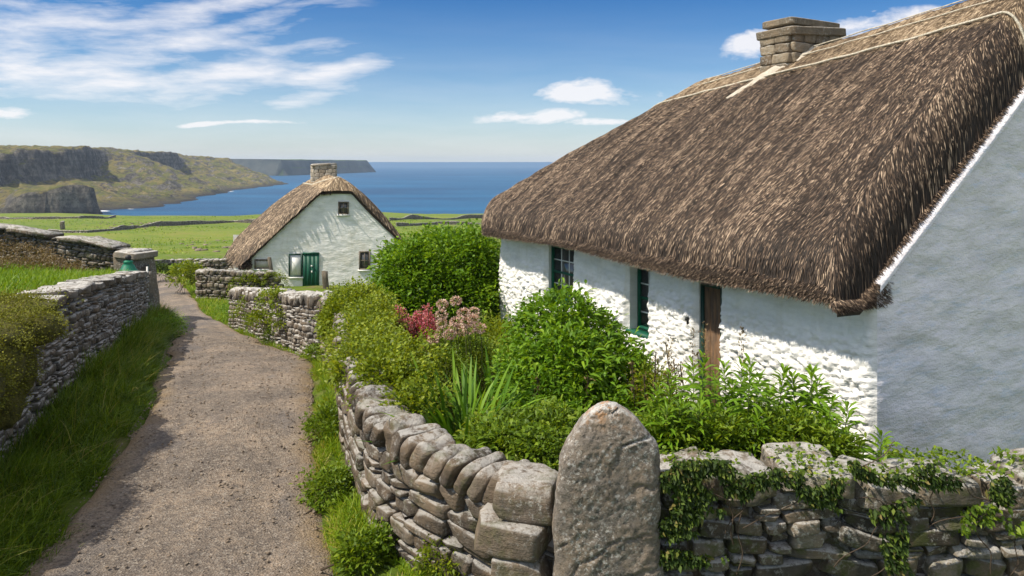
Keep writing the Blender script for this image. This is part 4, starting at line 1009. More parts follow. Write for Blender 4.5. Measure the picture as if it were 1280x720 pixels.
for zz_ in (.2, .8, 1.4): mb = MB(); mb.box(g0+vx*.032+(0, 0, zz_), ux*.95, vx*.025, (0, 0, .09)); mb.build('rail', M['green_dark'], gt)
mb = MB(); mb.box(g0-ux*.06, ux*.05, vx*.05, (0, 0, 1.66)); mb.build('edge_post', M['white_paint'], gt)
ip = thing('iron_post', (-10.6, 22.1, -.3), 'green iron post with bell-shaped cap and knob beside the gate pillar', 'post')
ix, iy = -10.6, 22.1; z0 = CAMH-(345-202)/1000*iy
mb = MB(); mb.lathe((ix, iy, z0), [(.34, -.6), (.34, .02), (.37, .05), (.33, .10), (.25, .14), (.20, .20), (.15, .30), (.10, .36), (.13, .38), (.11, .42), (.05, .44)], 24); mb.build('cap', M['green_iron'], ip, smooth=True)
mb = MB(); mb.lathe((ix, iy, z0+.49), [(0, .10), (.06, .08), (.085, .02), (.06, -.05), (.03, -.07)], 16); mb.build('knob', M['iron'], ip, smooth=True)

# ------------------------------------------------------------------ plants
def leafmesh(P, Dv, L_, W_, tint, droop=.3, seg=2, up=None):
    """leaves from base points P along Dv; faces folded along the midrib"""
    N_ = len(P); Dv = nrm(Dv); up = np.array([[0, 0, 1.]]) if up is None else up
    side = nrm(np.cross(Dv, up)+1e-5*rng.normal(size=(N_, 3))); nn = np.cross(side, Dv)
    roll = rng.normal(0, .5, N_)[:, None]; side = side*np.cos(roll)+nn*np.sin(roll); nn = np.cross(side, Dv)
    L_ = np.broadcast_to(L_, (N_,))[:, None]; W_ = np.broadcast_to(W_, (N_,))[:, None]*.5
    dz = np.array([[0, 0, -1.]])*L_*droop
    if seg == 1:
        mid = P+Dv*L_*.45+nn*0; tip = P+Dv*L_+dz
        V = np.stack([P, mid+side*W_-nn*W_*.3, tip, mid-side*W_-nn*W_*.3], 1); F = np.array([[0, 1, 2], [0, 2, 3]]); k_ = 4
    else:
        m1 = P+Dv*L_*.33+dz*.12; m2 = P+Dv*L_*.68+dz*.48; tip = P+Dv*L_*.97+dz
        V = np.stack([P, m1+side*W_, m1+nn*W_*-.35, m1-side*W_, m2+side*W_*.8, m2+nn*W_*-.3, m2-side*W_*.8, tip], 1)
        F = np.array([[0, 1, 2], [0, 2, 3], [1, 4, 5], [1, 5, 2], [2, 5, 6], [2, 6, 3], [4, 7, 5], [5, 7, 6]]); k_ = 8
    F = (F[None]+np.arange(N_)[:, None, None]*k_).reshape(-1, 3)
    return V.reshape(-1, 3), F, np.repeat(np.clip(tint, 0, 1), k_)
def blobs_leaves(blobs, n, L_, W_, clump=.16, seg=2, upb=.4, dark_in=0, droop=.35, nclump=None, seedt=0, jitter=.5):
    """leaves on the outside of overlapping lumpy ellipsoids; grouped in small tufts"""
    bl = np.array(blobs, float); wts = bl[:, 3]*bl[:, 4]+bl[:, 4]*bl[:, 5]+bl[:, 3]*bl[:, 5]; wts /= wts.sum()
    nc = nclump or n//14; k_ = rng.choice(len(bl), nc, p=wts); dv = nrm(rng.normal(size=(nc, 3))); dv[:, 2] = np.where(dv[:, 2] < -.45, -dv[:, 2], dv[:, 2])
    rad = (.80+.20*rng.random(nc)**.5)*(1+.20*vn(dv*2.2+k_[:, None]*7.7, 5)); C = bl[k_, :3]+dv*bl[k_, 3:6]*rad[:, None]
    st_ = rng.random(nc) < .07; C = np.where(st_[:, None], bl[k_, :3]+dv*bl[k_, 3:6]*(1.08+.22*rng.random(nc))[:, None]+[0, 0, .03], C)
    j = rng.integers(0, nc, n); nd = nrm(dv/bl[k_, 3:6])
    P = C[j]+rng.normal(size=(n, 3))*clump*.45; D_ = nd[j]*.7+nrm(rng.normal(size=(n, 3)))*jitter*1.4+[0, 0, upb]
    ct_ = rng.random(nc)*.5
    t_ = ct_[j]+rng.random(n)*.5
    L_ = L_*(.75+.5*_h(k_, k_, k_, 3))[j]
    return leafmesh(P, D_, L_*(.6+.7*rng.random(n)), W_*(.7+.5*rng.random(n)), t_, droop, seg)
def stems(blobs, n, base, mat, r=.008):
    mb = MB()
    for i in range(n):
        bl = blobs[rng.integers(0, len(blobs))]; p1 = np.array(bl[:3])+rng.normal(size=3)*np.array(bl[3:6])*.35; p0 = np.array(base)+np.array([rng.normal()*.18, rng.normal()*.18, 0])
        q = np.linspace(0, 1, 7)[:, None]; pts = p0+(p1-p0)*q; pts[:, 2] = p0[2]+(p1[2]-p0[2])*(q[:, 0]**.8); mb.tube(pts, r*(1.3-q[:, 0]), 5)
    return mb
def shrub(name, label, cat, blobs, n, L_, W_, mat, base=None, nst=12, **kw):
    base = base or (blobs[0][0], blobs[0][1], float(ground(blobs[0][0], blobs[0][1])))
    t = thing(name, base, label, cat, kw.pop('group', None)); V_, F_, t_ = blobs_leaves(blobs, n, L_, W_, **kw)
    mesh_obj('foliage', V_, F_, M[mat], t, {'tint': t_}); stems(blobs, nst, base, mat).build('stems', M['twig'], t)
    return t
def B(px, py, Yd, rx, ry=None, rz=None):
    rz = rz or rx; ry = ry or rx; return ((px-640)/1000*Yd, Yd, CAMH-(py-202)/1000*Yd, rx, ry, rz)
# big bush between the cottages
shrub('bush', 'big bright green bush against the far end of the large cottage', 'bush',
      [B(552, 345, 15.9, .95, 1.0, .8), B(515, 350, 15.4, .62, .7, .62), B(592, 335, 16.1, .62, .8, .70), B(603, 375, 15.7, .45, .7, .85), B(530, 385, 15.3, .75, .7, .6), B(575, 390, 15.3, .75, .7, .7), B(500, 335, 15.8, .42, .5, .42), B(488, 375, 15.6, .4, .5, .5)],
      30000, .105, .055, 'leaf_bright', clump=.17, base=(-1.4, 15.8, -.1), nst=20, seg=1)
# low hedge on the wall beside the lane
shrub('hedge', 'rounded yellow-green clipped hedge above the lane wall, left of the pink flowers', 'hedge',
      [B(446, 400, 12.4, .52, .7, .44), B(432, 398, 12.8, .34, .6, .40), B(465, 418, 11.4, .42, .6, .42), B(424, 412, 12.3, .22, .5, .26)], 24000, .055, .035, 'leaf_olive', clump=.1, seg=1, base=(-2.2, 12.2, .1))
shrub('creeping_shrub', 'low spreading shrub spilling over the curved wall above the coping stones', 'shrub',
      [(float(gardw(yv_))+.42+.2*k_, yv_, float(prof(yv_))+1.06-.08*k_, .26, .5, .20) for k_ in (0, 1) for yv_ in (8.4, 8.9, 9.5, 10.2, 10.9, 11.6, 12.3, 13., 13.6)]+[B(440, 438, 10.6, .34, .7, .30), B(446, 466, 9.2, .2, .5, .2), B(455, 455, 9.4, .34, .7, .24), B(475, 452, 9.4, .42, .6, .25), B(470, 485, 8.3, .24, .5, .14), B(498, 480, 8.3, .36, .5, .20), B(520, 505, 7.7, .30, .4, .16), B(505, 455, 9.2, .45, .5, .25)], 40000, .055, .034, 'leaf_olive', clump=.1, seg=1, base=(-1.3, 8.6, .3))
# central shrub
shrub('shrub', 'tall leafy green shrub in front of the cottage windows', 'shrub',
      [B(700, 405, 9.2, .40, .4, .30), B(672, 420, 9.1, .30, .3, .28), B(735, 425, 9.2, .34, .4, .30), B(700, 465, 8.6, .55, .5, .45), B(665, 500, 8.3, .38, .4, .42), B(760, 470, 8.8, .42, .4, .42), B(782, 500, 8.7, .30, .3, .45), B(720, 520, 8.2, .55, .4, .42), B(690, 545, 7.8, .45, .4, .28), B(770, 540, 8.2, .35, .4, .35)],
      15500, .125, .034, 'leaf_bright', clump=.13, droop=.5, base=(.75, 8.6, .32), nst=22, nclump=1500)
shrub('garden_plant', 'low light green leafy plant just behind the big corner block', 'plant',
      [B(635, 555, 6.9, .30, .3, .16), B(672, 565, 6.6, .26, .25, .14), B(600, 560, 7.1, .18, .3, .14), B(690, 540, 7.2, .3, .3, .18)], 5200, .085, .028, 'leaf_mid', clump=.09, droop=.5, base=(.15, 6.8, .4))
shrub('garden_plant', 'bronze tinted low plant beside the leaning coping stones', 'plant',
      [B(606, 545, 7.3, .14, .2, .12), B(622, 520, 8.0, .14, .2, .14)], 1300, .05, .028, 'leaf_olive', clump=.09, seg=1, base=(-.3, 7.8, .35))
shrub('garden_plant', 'feathery green plant below the pale round flower heads', 'plant',
      [B(575, 445, 10.2, .35, .4, .24), B(560, 465, 9.6, .32, .4, .22), B(600, 455, 10.4, .35, .4, .25), B(545, 450, 10.3, .3, .3, .2)], 7500, .06, .02, 'leaf_mid', clump=.1, seg=1, base=(-.7, 10., .3))
shrub('garden_plant', 'pale yellowish grassy plant at the foot of the sunlit cottage wall', 'plant',
      [B(622, 430, 11.8, .3, .3, .28), B(610, 455, 11., .3, .3, .25), B(812, 500, 8.3, .22, .3, .3)], 4000, .09, .02, 'leaf_olive', clump=.12, seg=1, base=(-.25, 11.3, .3))
# pink valerian
vt = thing('flowering_plant', (-1.4, 11.4, .2), 'clump of crimson pink flower spikes beside the hedge', 'flowers')
mb = MB(); Pp, Dp, Lp, Tp_ = [], [], [], []; Pl, Dl = [], []
for i in range(40):
    px, py = 490+56*rng.random(), 388+34*rng.random(); Yd = 11.2+.5*rng.random(); top = np.array([(px-640)/1000*Yd, Yd, CAMH-(py-205-8*abs(px-515)/30)/1000*Yd]); bot = np.array([top[0]*.96-.05, Yd+.1, .3])
    q = np.linspace(0, 1, 6)[:, None]; mb.tube(bot+(top-bot)*q, .006, 4); n_ = 95
    hgt = rng.random(n_); c_ = top[None]-np.array([[0, 0, .34]])*hgt[:, None]; r_ = .015+.075*np.sqrt(hgt)
    dv = nrm(rng.normal(size=(n_, 3))); Pp.append(c_+dv*r_[:, None]); Dp.append(dv+[0, 0, .5]); Tp_.append(np.clip(rng.random(n_)*.6+.45*(1-hgt), 0, 1))
    n2 = 26; Pl.append(bot+(top-bot)*(rng.random((n2, 1))*.6)); Dl.append(nrm(rng.normal(size=(n2, 3)))+[0, 0, .3])
mb.build('stems', M['stem'], vt); P_ = np.vstack(Pp); V_, F_, t_ = leafmesh(P_, np.vstack(Dp), .040, .026, np.concatenate(Tp_), .1, 1); mesh_obj('flower_spikes', V_, F_, M['pink'], vt, {'tint': t_})
P_ = np.vstack(Pl); V_, F_, t_ = leafmesh(P_, np.vstack(Dl), .1, .03, rng.random(len(P_)), .4, 1); mesh_obj('leaves', V_, F_, M['leaf_mid'], vt, {'tint': t_})
# pale round flower heads
at_ = thing('flowering_plant', (-.75, 10.1, .3), 'pale pinkish round flower heads on tall thin stalks', 'flowers')
heads = [(553, 380), (570, 376), (552, 393), (579, 391), (592, 390), (552, 404), (570, 402), (583, 403), (592, 399), (551, 416), (562, 418), (576, 414), (586, 411), (545, 432), (527, 440), (600, 410), (567, 409), (541, 424)]
mb = MB()
for i, (px, py) in enumerate(heads):
    Yd = 9.7+.7*rng.random(); c_ = np.array([(px-640)/1000*Yd, Yd, CAMH-(py-202)/1000*Yd]); b_ = np.array([c_[0]*.9-.08+.05*rng.random(), Yd+.05, .35]); q = np.linspace(0, 1, 8)[:, None]
    pts = b_+(c_-b_)*q; pts[:, 0] += .03*np.sin(q[:, 0]*3); mb.tube(pts, .005, 4)
    n_ = 150; dv = nrm(rng.normal(size=(n_, 3))); dv[:, 2] *= .75; V_, F_, t_ = leafmesh(c_+dv*.055, dv, .035, .018, .15+.85*rng.random(n_), .1, 1)
    mesh_obj('flower_head', V_, F_, M['seedhead'], at_, {'tint': t_})
mb.build('stalks', M['stem'], at_)
# sword leaved clump
def blades(bases, dirs, L_, W_, mat, bend=.5, segs=6, tint=None):
    N_ = len(bases); q = np.linspace(0, 1, segs+1)[None, :, None]; L_ = np.broadcast_to(L_, (N_,))[:, None, None]; W_ = np.broadcast_to(W_, (N_,))[:, None, None]
    bend = np.broadcast_to(bend, (N_,))[:, None, None]
    h = nrm(dirs*[1, 1, 0]+1e-6)[:, None]; D_ = nrm(dirs)[:, None]
    C = bases[:, None]+D_*L_*q+h*bend*L_*q**2*.6-np.array([[[0, 0, 1.]]])*bend*L_*q**2.5*.55
    side = np.cross(h, [[[0, 0, 1.]]]); rl = rng.normal(0, .6, N_)[:, None, None]; side = side*np.cos(rl)+h*np.sin(rl)
    wq = W_*.5*np.sqrt(np.clip(1-q**2.5, 0, 1))*(.65+.35*np.minimum(q*4, 1)); wq = np.maximum(wq, .0004)
    G = np.stack([C-side*wq, C+side*wq], 2).reshape(N_, -1, 3); V = G.reshape(-1, 3)
    k_ = (segs+1)*2; f = np.array([[2*i, 2*i+1, 2*i+3, 2*i+2] for i in range(segs)]); F = (f[None]+np.arange(N_)[:, None, None]*k_).reshape(-1, 4)
    t_ = rng.random(N_) if tint is None else tint
    return V, F, np.repeat(t_, k_)
n_ = 120; bx = (-.44+.15*rng.normal(size=n_)); by = 7.65+.14*rng.normal(size=n_); bs = P3(bx, by, .35)
dr_ = P3((bx+.44)*1.6+.16*rng.normal(size=n_), (by-7.65)*1.3+.15*rng.normal(size=n_), 1.)
st_ = thing('sword_leaf_plant', (-.5, 8.1, .35), 'tuft of tall upright sword-shaped green leaves behind the coping stones', 'plant')
V_, F_, t_ = blades(bs, dr_, .82+.42*rng.random(n_), .042, 'leaf_blade', bend=.15+.5*rng.random(n_), tint=rng.random(n_)*.85); mesh_obj('leaves', V_, F_, M['leaf_blade'], st_, {'tint': t_}, smooth=True)
n_ = 26; bs = P3(-.12+.08*rng.normal(size=n_), 8.5+.1*rng.normal(size=n_), .35); dr_ = P3(.25*rng.normal(size=n_), .2*rng.normal(size=n_), 1.)
V_, F_, t_ = blades(bs, dr_, .8+.35*rng.random(n_), .04, 'leaf_blade', bend=.1+.3*rng.random(n_), tint=rng.random(n_)); st2 = thing('sword_leaf_plant', (-.12, 8.5, .35), 'few dark sword leaves with dry folded tips left of the tall shrub', 'plant'); mesh_obj('leaves', V_, F_, M['leaf_blade'], st2, {'tint': t_}, smooth=True)
# leafy spires in front of the large cottage
def spire(base, top, label, n_=46, ll=.2, mat='leaf_mid', seed_spike=False, group='leafy spires in front of the large cottage'):
    t = thing('leafy_spire', tuple(base), label, 'plant', group); b_, tp = np.array(base), np.array(top); q = np.linspace(0, 1, 9)[:, None]
    cv = lambda f: b_+(tp-b_)*f+np.array([[.06*math.sin(seedv), .05, 0]])*(f*(1-f))*2; seedv = rng.random()*6
    mb = MB(); mb.tube(cv(q), .009*(1.2-q[:, 0]), 5); mb.build('stem', M['stem'], t)
    f = .12+.88*(np.arange(n_)/n_)[:, None]; ph = np.arange(n_)*2.399+rng.normal(0, .2, n_); P_ = cv(f)
    el = .35+.9*f[:, 0]**6; D_ = np.stack([np.cos(ph)*np.cos(el), np.sin(ph)*np.cos(el), np.sin(el)], -1)
    ln = ll*(1.1-.55*f[:, 0]**3)*(.8+.35*rng.random(n_))
    V_, F_, t_ = leafmesh(P_, D_, ln, ln*.14, .12+.45*f[:, 0]+.2*rng.random(n_), .5, 2); mesh_obj('leaves', V_, F_, M[mat], t, {'tint': t_})
    if seed_spike:
        n2 = 60; f = rng.random((n2, 1)); P_ = tp+np.array([[0, 0, .32]])*f+rng.normal(size=(n2, 3))*.012; V_, F_, t_ = leafmesh(P_, nrm(rng.normal(size=(n2, 3)))+[0, 0, .8], .03, .012, rng.random(n2), 0, 1)
        mesh_obj('seed_spike', V_, F_, M['heath'], t, {'tint': t_})
tops = [(823, 487), (838, 470), (852, 500), (866, 455), (880, 448), (893, 470), (905, 458), (915, 480), (928, 455), (938, 452), (950, 470), (962, 490), (980, 462), (990, 470), (1015, 462), (1022, 475), (1040, 500), (1060, 508), (1102, 545),
        (815, 520), (845, 530), (875, 505), (900, 515), (925, 510), (948, 520), (972, 515), (996, 510), (812, 540), (860, 540), (890, 540), (920, 540), (955, 545), (1000, 535), (835, 505), (1025, 525)]
for i, (px, py) in enumerate(tops):
    Yd = 6.6+.7*rng.random() if py < 500 else 6.35+.35*rng.random(); tp = np.array([(px-640)/1000*Yd, Yd, CAMH-(py-202)/1000*Yd]); bs = np.array([tp[0]+rng.normal()*.06, Yd+rng.normal()*.05, .33])
    lab = 'leafy green spire in the clump between the upright stone and the gable corner'
    if i == 18: lab = 'lone short leafy spire at the foot of the gable corner'
    if i == 17: lab = 'drooping long-leaved spire at the right end of the clump'
    spire(bs, tp, lab, mat='leaf_bright', n_=112 if py < 500 else 84, ll=.29 if px < 960 else .33, seed_spike=i in (1, 3, 4, 8), group=None if i in (17, 18) else 'leafy spires in front of the large cottage')
shrub('garden_plant', 'dense mixed undergrowth at the base of the leafy spires', 'plant', [B(850, 560, 6.5, .32, .2, .2), B(920, 560, 6.5, .35, .2, .22), B(985, 555, 6.5, .32, .2, .2), B(1040, 565, 6.3, .2, .15, .1), B(835, 545, 6.9, .25, .2, .25)], 6500, .09, .025, 'leaf_mid', clump=.1, droop=.4, seg=1, base=(1.9, 6.5, .33), nst=10)
# tall seeding stalks before the rubble wall
t = thing('seeding_stalks', (1.6, 8.3, .3), 'thin brownish seeding stalks rising before the sunlit cottage wall', 'plant'); mb = MB(); Pp = []
for px, py, lx in ((790, 452, 8), (832, 428, 20), (842, 450, 12), (820, 440, -6), (850, 455, 18), (672, 470, 0), (835, 470, -10), (805, 470, 5), (872, 440, 12), (735, 470, 0)):
    Yd = 8.0; tp = np.array([(px-640)/1000*Yd, Yd, CAMH-(py-202)/1000*Yd]); b_ = tp+[lx/125, 0, 0]; b_[2] = .3; q = np.linspace(0, 1, 8)[:, None]; mb = MB(); mb.tube(b_+(tp-b_)*q, .006, 4); mb.build('stalk', M['twig'], t)
    f = .55+.45*rng.random((70, 1)); P_ = b_+(tp-b_)*f+rng.normal(size=(70, 3))*.022; V_, F_, t_ = leafmesh(P_, nrm(rng.normal(size=(len(P_), 3)))+[0, 0, .6], .045, .016, rng.random(len(P_)), .1, 1); mesh_obj('seed_head', V_, F_, M['heath'], t, {'tint': t_})

# ivy on the shaded wall: trailing runners with leaves on the face and over the top
def ivy(label, px0, px1, py0, py1, n, face=5.36, shape=None, ll=.045, name='ivy', mat='leaf_ivy', ang=0.):
    u, v = rng.random(n), rng.random(n); px = px0+(px1-px0)*u; py = py0+(py1-py0)*v
    dens = fbm(P3(px/26, py/20, 0), 3, 7)*.8+(shape(px, py) if shape else .35)
    k_ = dens > 0; px, py = px[k_], py[k_]; Yd = face+.02-.07*rng.random(len(px)); z = CAMH-(py-202)/1000*Yd
    P_ = np.stack([(px-640)/1000*Yd, Yd, z], -1); D_ = np.stack([rng.normal(0, .6, len(px)), -.55-.5*rng.random(len(px)), rng.normal(-.15, .55, len(px))], -1)
    V_, F_, t_ = leafmesh(P_, D_, ll*(.5+rng.random(len(px))), ll*.62, rng.random(len(px))**1.1, .2, 1, up=np.array([[0, -1., .4]]))
    t = thing(name, (float(P_[:, 0].mean()), face, float(P_[:, 2].min())), label, 'ivy'); mesh_obj('leaves', V_, F_, M[mat], t, {'tint': t_})
    mb = MB()
    for i in range(4):
        j = rng.integers(0, len(P_)); p0 = P_[j]; q = np.linspace(0, 1, 12); l = .25+.3*rng.random(); a_ = -1.57+rng.normal()*.9
        mb.tube(np.stack([p0[0]+l*q*math.cos(a_)+.02*np.sin(q*9+i), np.full(12, face-.03)+.01*np.sin(q*7), p0[2]+l*q*math.sin(a_)+.015*np.cos(q*8)], -1), .004, 4)
    mb.build('vines', M['twig'], t); return t
ivy('dense dark ivy hanging down the shaded wall right beside the tall upright stone', 824, 915, 575, 705, 4600, shape=lambda x, y: .42-np.abs(x-850)/80-.25*(y > 670), ll=.04)
ivy('band of ivy across the top of the shaded wall, below the leafy spires', 905, 1090, 568, 640, 5600, shape=lambda x, y: .25-np.abs(y-600-10*np.sin(x/20))/34, ll=.036)
ivy('ivy runners spilling from the wall top below the big white gable', 1090, 1265, 572, 650, 4600, shape=lambda x, y: .12-np.abs(y-598-(x-1090)*.1)/32, ll=.036)
ivy('small green sprig cluster on the far right of the shaded wall', 1200, 1290, 630, 668, 420, shape=lambda x, y: .1, ll=.045, mat='leaf_mid')
ivy('thin ivy straggling down the middle of the shaded wall', 1085, 1160, 620, 715, 1500, shape=lambda x, y: .12-np.abs(x-1118-(y-660)*.2)/80, ll=.04)
# leaves along the top of the shaded wall
P_ = P3(1.1+3.2*rng.random(2600), 5.45+.5*rng.random(2600), 1.14+.05*rng.random(2600)); k_ = fbm(P_*[5, 5, 1], 3, 3) > -.05; P_ = P_[k_]
V_, F_, t_ = leafmesh(P_, nrm(rng.normal(size=(len(P_), 3)))+[0, -.2, .6], .045, .026, rng.random(len(P_)), .3, 1); tag(mesh_obj('creeper', V_, F_, M['leaf_mid'], attrs={'tint': t_}), 'thin creeping plant lying along the top of the shaded wall', 'creeper')

# mossy cushion and ivy over the near left wall
CU = [(-5.3, 7.0, 1.48, .5, .8, .22), (-5.75, 8.3, 1.42, .60, .9, .22), (-5.52, 9.0, 1.40, .38, .5, .22), (-6.3, 9.4, 1.5, .8, .9, .18), (-5.36, 8.1, 1.16, .26, .6, .38), (-5.2, 7.2, 1.12, .32, .9, .42), (-5.46, 8.7, 1.05, .22, .32, .38), (-5.1, 6.8, .9, .26, .6, .5), (-5.38, 8.45, .75, .13, .3, .3)]
CU = [(a_[0]+.04,)+a_[1:] for a_ in CU]
icu = shrub('ivy_cushion', 'thick mossy ivy cushion draped over the near end of the left wall', 'ivy',
      CU, 60000, .026, .018, 'leaf_cushion', clump=.08, seg=1, base=(-5.5, 8.2, .6), nst=4)

mb = MB(); tu, tv_ = np.meshgrid(np.linspace(0, 2*math.pi, 40), np.linspace(-math.pi/2, math.pi/2, 22), indexing='ij')
for (cx0, cy0, cz0, ra, rb, rc_) in CU:
    D3 = np.stack([np.cos(tu)*np.cos(tv_), np.sin(tu)*np.cos(tv_), np.sin(tv_)], -1); D3 = D3*(.90+.10*fbm(D3*2.5+cx0, 3, 7))[..., None]; D3[-1] = D3[0]; mb.grid(np.array([cx0, cy0, cz0])+D3*[ra, rb, rc_], .3, flip=True)
m, n, b = material('moss'); p = pos(n); c = n.ramp(n.noise(p, 12, 8, .8), [(.35, (.03, .03, .008)), (.6, (.12, .11, .02))]); n.l.new(c, b.inputs['Base Color']); bump(n, b, n.noise(p, 50, 5), .9, .03)
mb.build('moss', m, icu, smooth=True)

# ------------------------------------------------------------------ grasses (stuff)
def grass(name, label, X_, Y_, L_, W_, mat, lean=.5, bend=.6, z=None, segs=4, tint=None, dirx=0., diry=0.):
    n_ = len(X_); zz = ground(X_, Y_)-.01 if z is None else z
    bs = P3(X_, Y_, zz); dr_ = P3(rng.normal(dirx, lean, n_), rng.normal(diry, lean, n_), 1.)
    V_, F_, t_ = blades(bs, dr_, L_, W_, mat, bend=bend*rng.random(n_), segs=segs, tint=tint)
    return kind(mesh_obj(name, V_, F_, M[mat], attrs={'tint': t_}, smooth=True), 'stuff', label)
# verge at the foot of the left wall
n_ = 46000; yv = 4.5+(rng.random(n_)**1.25)*20; wv_ = roadL(yv)-leftw(yv); u = rng.random(n_); edge_n = .18*fbm(P3(yv*1.3, 0, 0), 3, 7)
xv = leftw(yv)+.02+(wv_*.99+edge_n*.7-.15*sstep(13, 16, yv))*u; cl_ = vn(P3(xv*1.6, yv*1.6), 4)
Lg = (.16+.34*rng.random(n_)**1.2)*(1-.55*u)*(1+.45*cl_)*np.interp(yv, [5, 12, 16, 24], [1.15, 1.05, 1.4, 1.7])
tint = np.clip(rng.random(n_)*.8+.1*cl_+.25*(rng.random(n_) < .05), 0, 1)
grass('grass', 'long shaded grass along the foot of the left wall', xv, yv, Lg, .007+.004*rng.random(n_), 'grass', .45, .8, tint=tint, dirx=.25, segs=4)
# wild seed stalks
n_ = 260; yv = 5.5+14*rng.random(n_); xv = leftw(yv)+.1+(roadL(yv)-leftw(yv))*rng.random(n_)*.7
grass('grass', 'scattered straw-coloured grass stalks on the left verge', xv, yv, .45+.35*rng.random(n_), .006, 'grass', .35, .8, tint=.88+.12*rng.random(n_), dirx=.4, segs=6)
# right verge along the curved wall
n_ = 26000; yv = 5.2+17*rng.random(n_)**1.5; g_ = gardw(yv); u = rng.random(n_)**1.3
wd_ = np.minimum(g_-roadR(yv), .75)*(.9+.4*fbm(P3(yv*1.1, 4, 0), 3, 3)); xv = g_-.02-u*np.maximum(wd_, .16); cl_ = vn(P3(xv*2.2, yv*2.2), 14)
keep = (cl_ > -.05) | (u < .12); yv, xv, u, cl_ = yv[keep], xv[keep], u[keep], cl_[keep]; n_ = len(yv)
Lg = (.04+.17*rng.random(n_))*(1-.6*u)*(1+.8*cl_)
grass('grass', 'sunlit grass and weeds between the lane and the curved wall', xv, yv, np.maximum(Lg, .03), .006+.004*rng.random(n_), 'grass_bright', .5, .8, tint=np.clip(rng.random(n_)*.8+.45*(u > .45)*rng.random(n_)+.15, 0, 1))
# raised field
n_ = 70000; yv = 7.5+18*rng.random(n_)**1.15; xv = leftw(yv)-.45-rng.random(n_)**1.1*10; cl_ = vn(P3(xv*.7, yv*.7), 24); 
Lg = (.08+.20*rng.random(n_))*(1+.6*cl_)
grass('grass', 'bright long grass on the raised field behind the left wall', xv, yv, Lg, .010+.006*rng.random(n_), 'grass_bright', .4, .7, tint=np.clip(rng.random(n_)*.75+.15*cl_, 0, 1), segs=3)
# garden floor
n_ = 16000; yv = 5.9+9*rng.random(n_); xl_ = gardw(yv)+.45; xw = 3.3-.51*(yv-7.8); xw = np.where(yv < 7.8, 4.5, xw); xv = xl_+(np.minimum(xw, 5)-.1-xl_)*rng.random(n_)
grass('grass', 'rough grass covering the cottage garden', xv, yv, .1+.25*rng.random(n_), .009, 'grass', .45, .8, tint=rng.random(n_), segs=3)
# verges farther along the lane
n_ = 16000; yv = 22+22*rng.random(n_); sd_ = rng.random(n_) < .5; off = rng.random(n_)**1.5*1.6; xv = np.where(sd_, roadR(yv)+.02+off, roadL(yv)-.02-off)
grass('grass', 'short grass verges along the far part of the lane', xv, yv, .08+.14*rng.random(n_), .018, 'grass_bright', .4, .6, segs=2)
n_ = 42000; yv = 46*np.exp(rng.random(n_)*np.log(330/46.)); xv = yv*(-.66+.62*rng.random(n_)); xv = np.where(rng.random(n_) < .12, yv*(-.16+.16*rng.random(n_)), xv)
cl_ = fbm(P3(xv*.05, yv*.05), 4, 77)+.5*fbm(P3(xv*.3, yv*.3), 2, 78); k_ = cl_ > -.05; xv, yv, cl_ = xv[k_], yv[k_], cl_[k_]; n_ = len(xv)
grass('grass', 'tufted pasture grass of the fields above the bay', xv, yv, (.12+.22*rng.random(n_))*(1+yv/400), .05+.05*rng.random(n_)+yv/1500, 'grass_bright', .5, .6, segs=2, tint=rng.random(n_)*.9)
# low leafy weeds: each a plant
def weed(label, px, py, r_, n, mat='leaf_mid', L_=.05, group=None):
    q = px_ground(px, py); shrub('weed', label, 'weed', [(q[0], q[1], q[2]+r_*.35, r_, r_, r_*.7), (q[0]+r_*.5, q[1]+r_*.4, q[2]+r_*.5, r_*.6, r_*.6, r_*.6)], n, L_, L_*.5, mat, clump=r_*.35, seg=1, base=tuple(float(a_) for a_ in q), nst=4, group=group)
weed('leafy green weed at the road edge halfway along the curved wall', 412, 625, .22, 2200)
weed('bushy weed climbing the curved wall below the hedge', 412, 545, .26, 2600)
weed('bright weed at the near end of the lane wall', 396, 452, .24, 1500)
weed('green weed against the middle of the lane wall', 345, 425, .26, 1200)
weed('bright green weed at the left end of the lane wall', 288, 400, .42, 1800, 'leaf_bright')
weed('mossy weed at the bottom of the curved wall', 560, 716, .22, 2200, 'leaf_olive', .04)
weed('tall bright weed where the lane meets the foreground wall', 455, 706, .19, 1500, 'leaf_mid', .06)
weed('light green tuft at the gate pillar foot beside the lane', 206, 420, .42, 1800, 'leaf_bright')
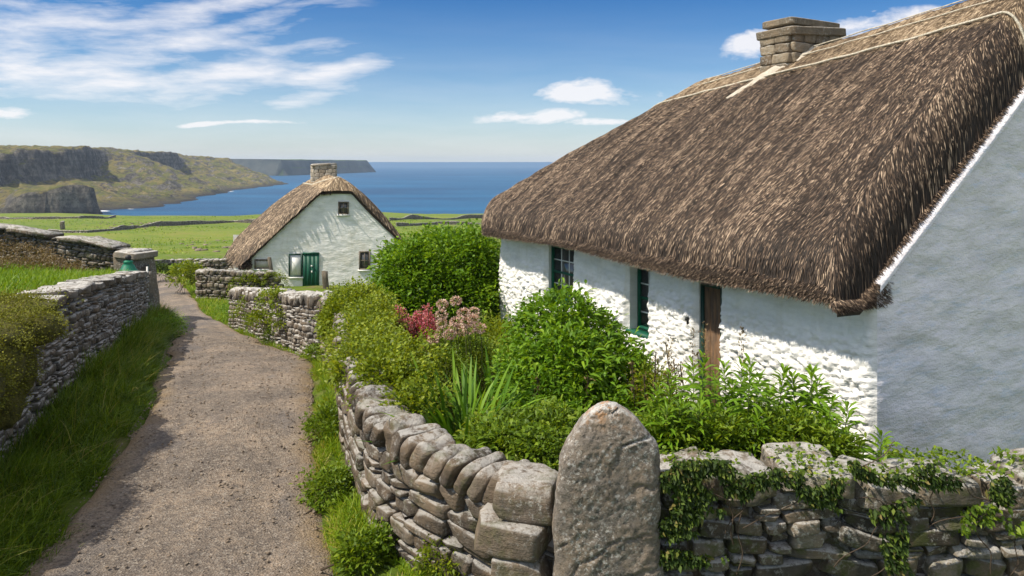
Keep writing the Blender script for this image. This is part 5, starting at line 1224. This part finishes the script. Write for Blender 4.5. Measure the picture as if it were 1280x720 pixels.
# shrubs at the bend
shrub('bush', 'small yellow-orange bush at the left end of the dark wall by the lane bend', 'bush', [B(228, 348, 34.6, .45, .5, .55), B(240, 343, 34.0, .4, .4, .4)], 2600, .12, .07, 'leaf_olive', clump=.2, seg=1, base=(-14.2, 34.4, -2.4), nst=6)
shrub('bush', 'dark low bush behind the gate pillar', 'bush', [B(196, 341, 40, .5, .5, .35)], 900, .12, .07, 'leaf_ivy', clump=.2, seg=1, base=(-17.7, 40, -2.7), nst=4)
# brown heathy plants below the upper wall
shrub('heath_plant', 'brown heathy growth below the lichen-topped wall on the raised field', 'plant', [(-13.2, 21.5, .42, 1.2, 1.1, .22), (-14.8, 23.3, .55, 1.6, .8, .3), (-11.9, 21.5, .25, .5, .8, .18), (-16.8, 23.9, .8, 1.6, .7, .3)], 12000, .07, .03, 'heath', clump=.15, seg=1, base=(-13.5, 22.5, .2), nst=6)
# ivy on the lane walls
for lab, c_, n_ in (('ivy patches creeping over the middle of the lane wall', [(-5.7, 18.2, -.4, .35, .4, .25), (-4.9, 16.9, -.1, .25, .3, .25), (-6.8, 20.4, -.5, .3, .3, .25), (-5.2, 17.3, .35, .3, .4, .12)], 2600), ('bright ivy covering the right part of the dark wall before the far cottage', [(-10.6, 31.9, -1.7, .7, .25, .45), (-9.4, 31.7, -1.5, .6, .25, .4)], 2000)):
    t = thing('ivy', (c_[0][0], c_[0][1], float(prof(c_[0][1]))), lab, 'ivy'); V_, F_, t_ = blobs_leaves(c_, n_, .07, .05, clump=.12, seg=1); mesh_obj('leaves', V_, F_, M['leaf_olive'], t, {'tint': t_})

# ------------------------------------------------------------------ haze
HAZE = 0.00011
if HAZE:
    m = bpy.data.materials.new('haze'); m.use_nodes = True; nt = m.node_tree; nt.nodes.clear()
    o_ = nt.nodes.new('ShaderNodeOutputMaterial'); pv = nt.nodes.new('ShaderNodeVolumePrincipled'); pv.inputs['Density'].default_value = HAZE
    pv.inputs['Color'].default_value = (.62, .78, 1, 1); pv.inputs['Anisotropy'].default_value = .0; nt.links.new(pv.outputs[0], o_.inputs['Volume'])
    mb = MB(); mb.box((-2600, -30, -62), (5200, 0, 0), (0, 5000, 0), (0, 0, 90)); kind(mb.build('haze', m), 'stuff', 'thin sea haze')
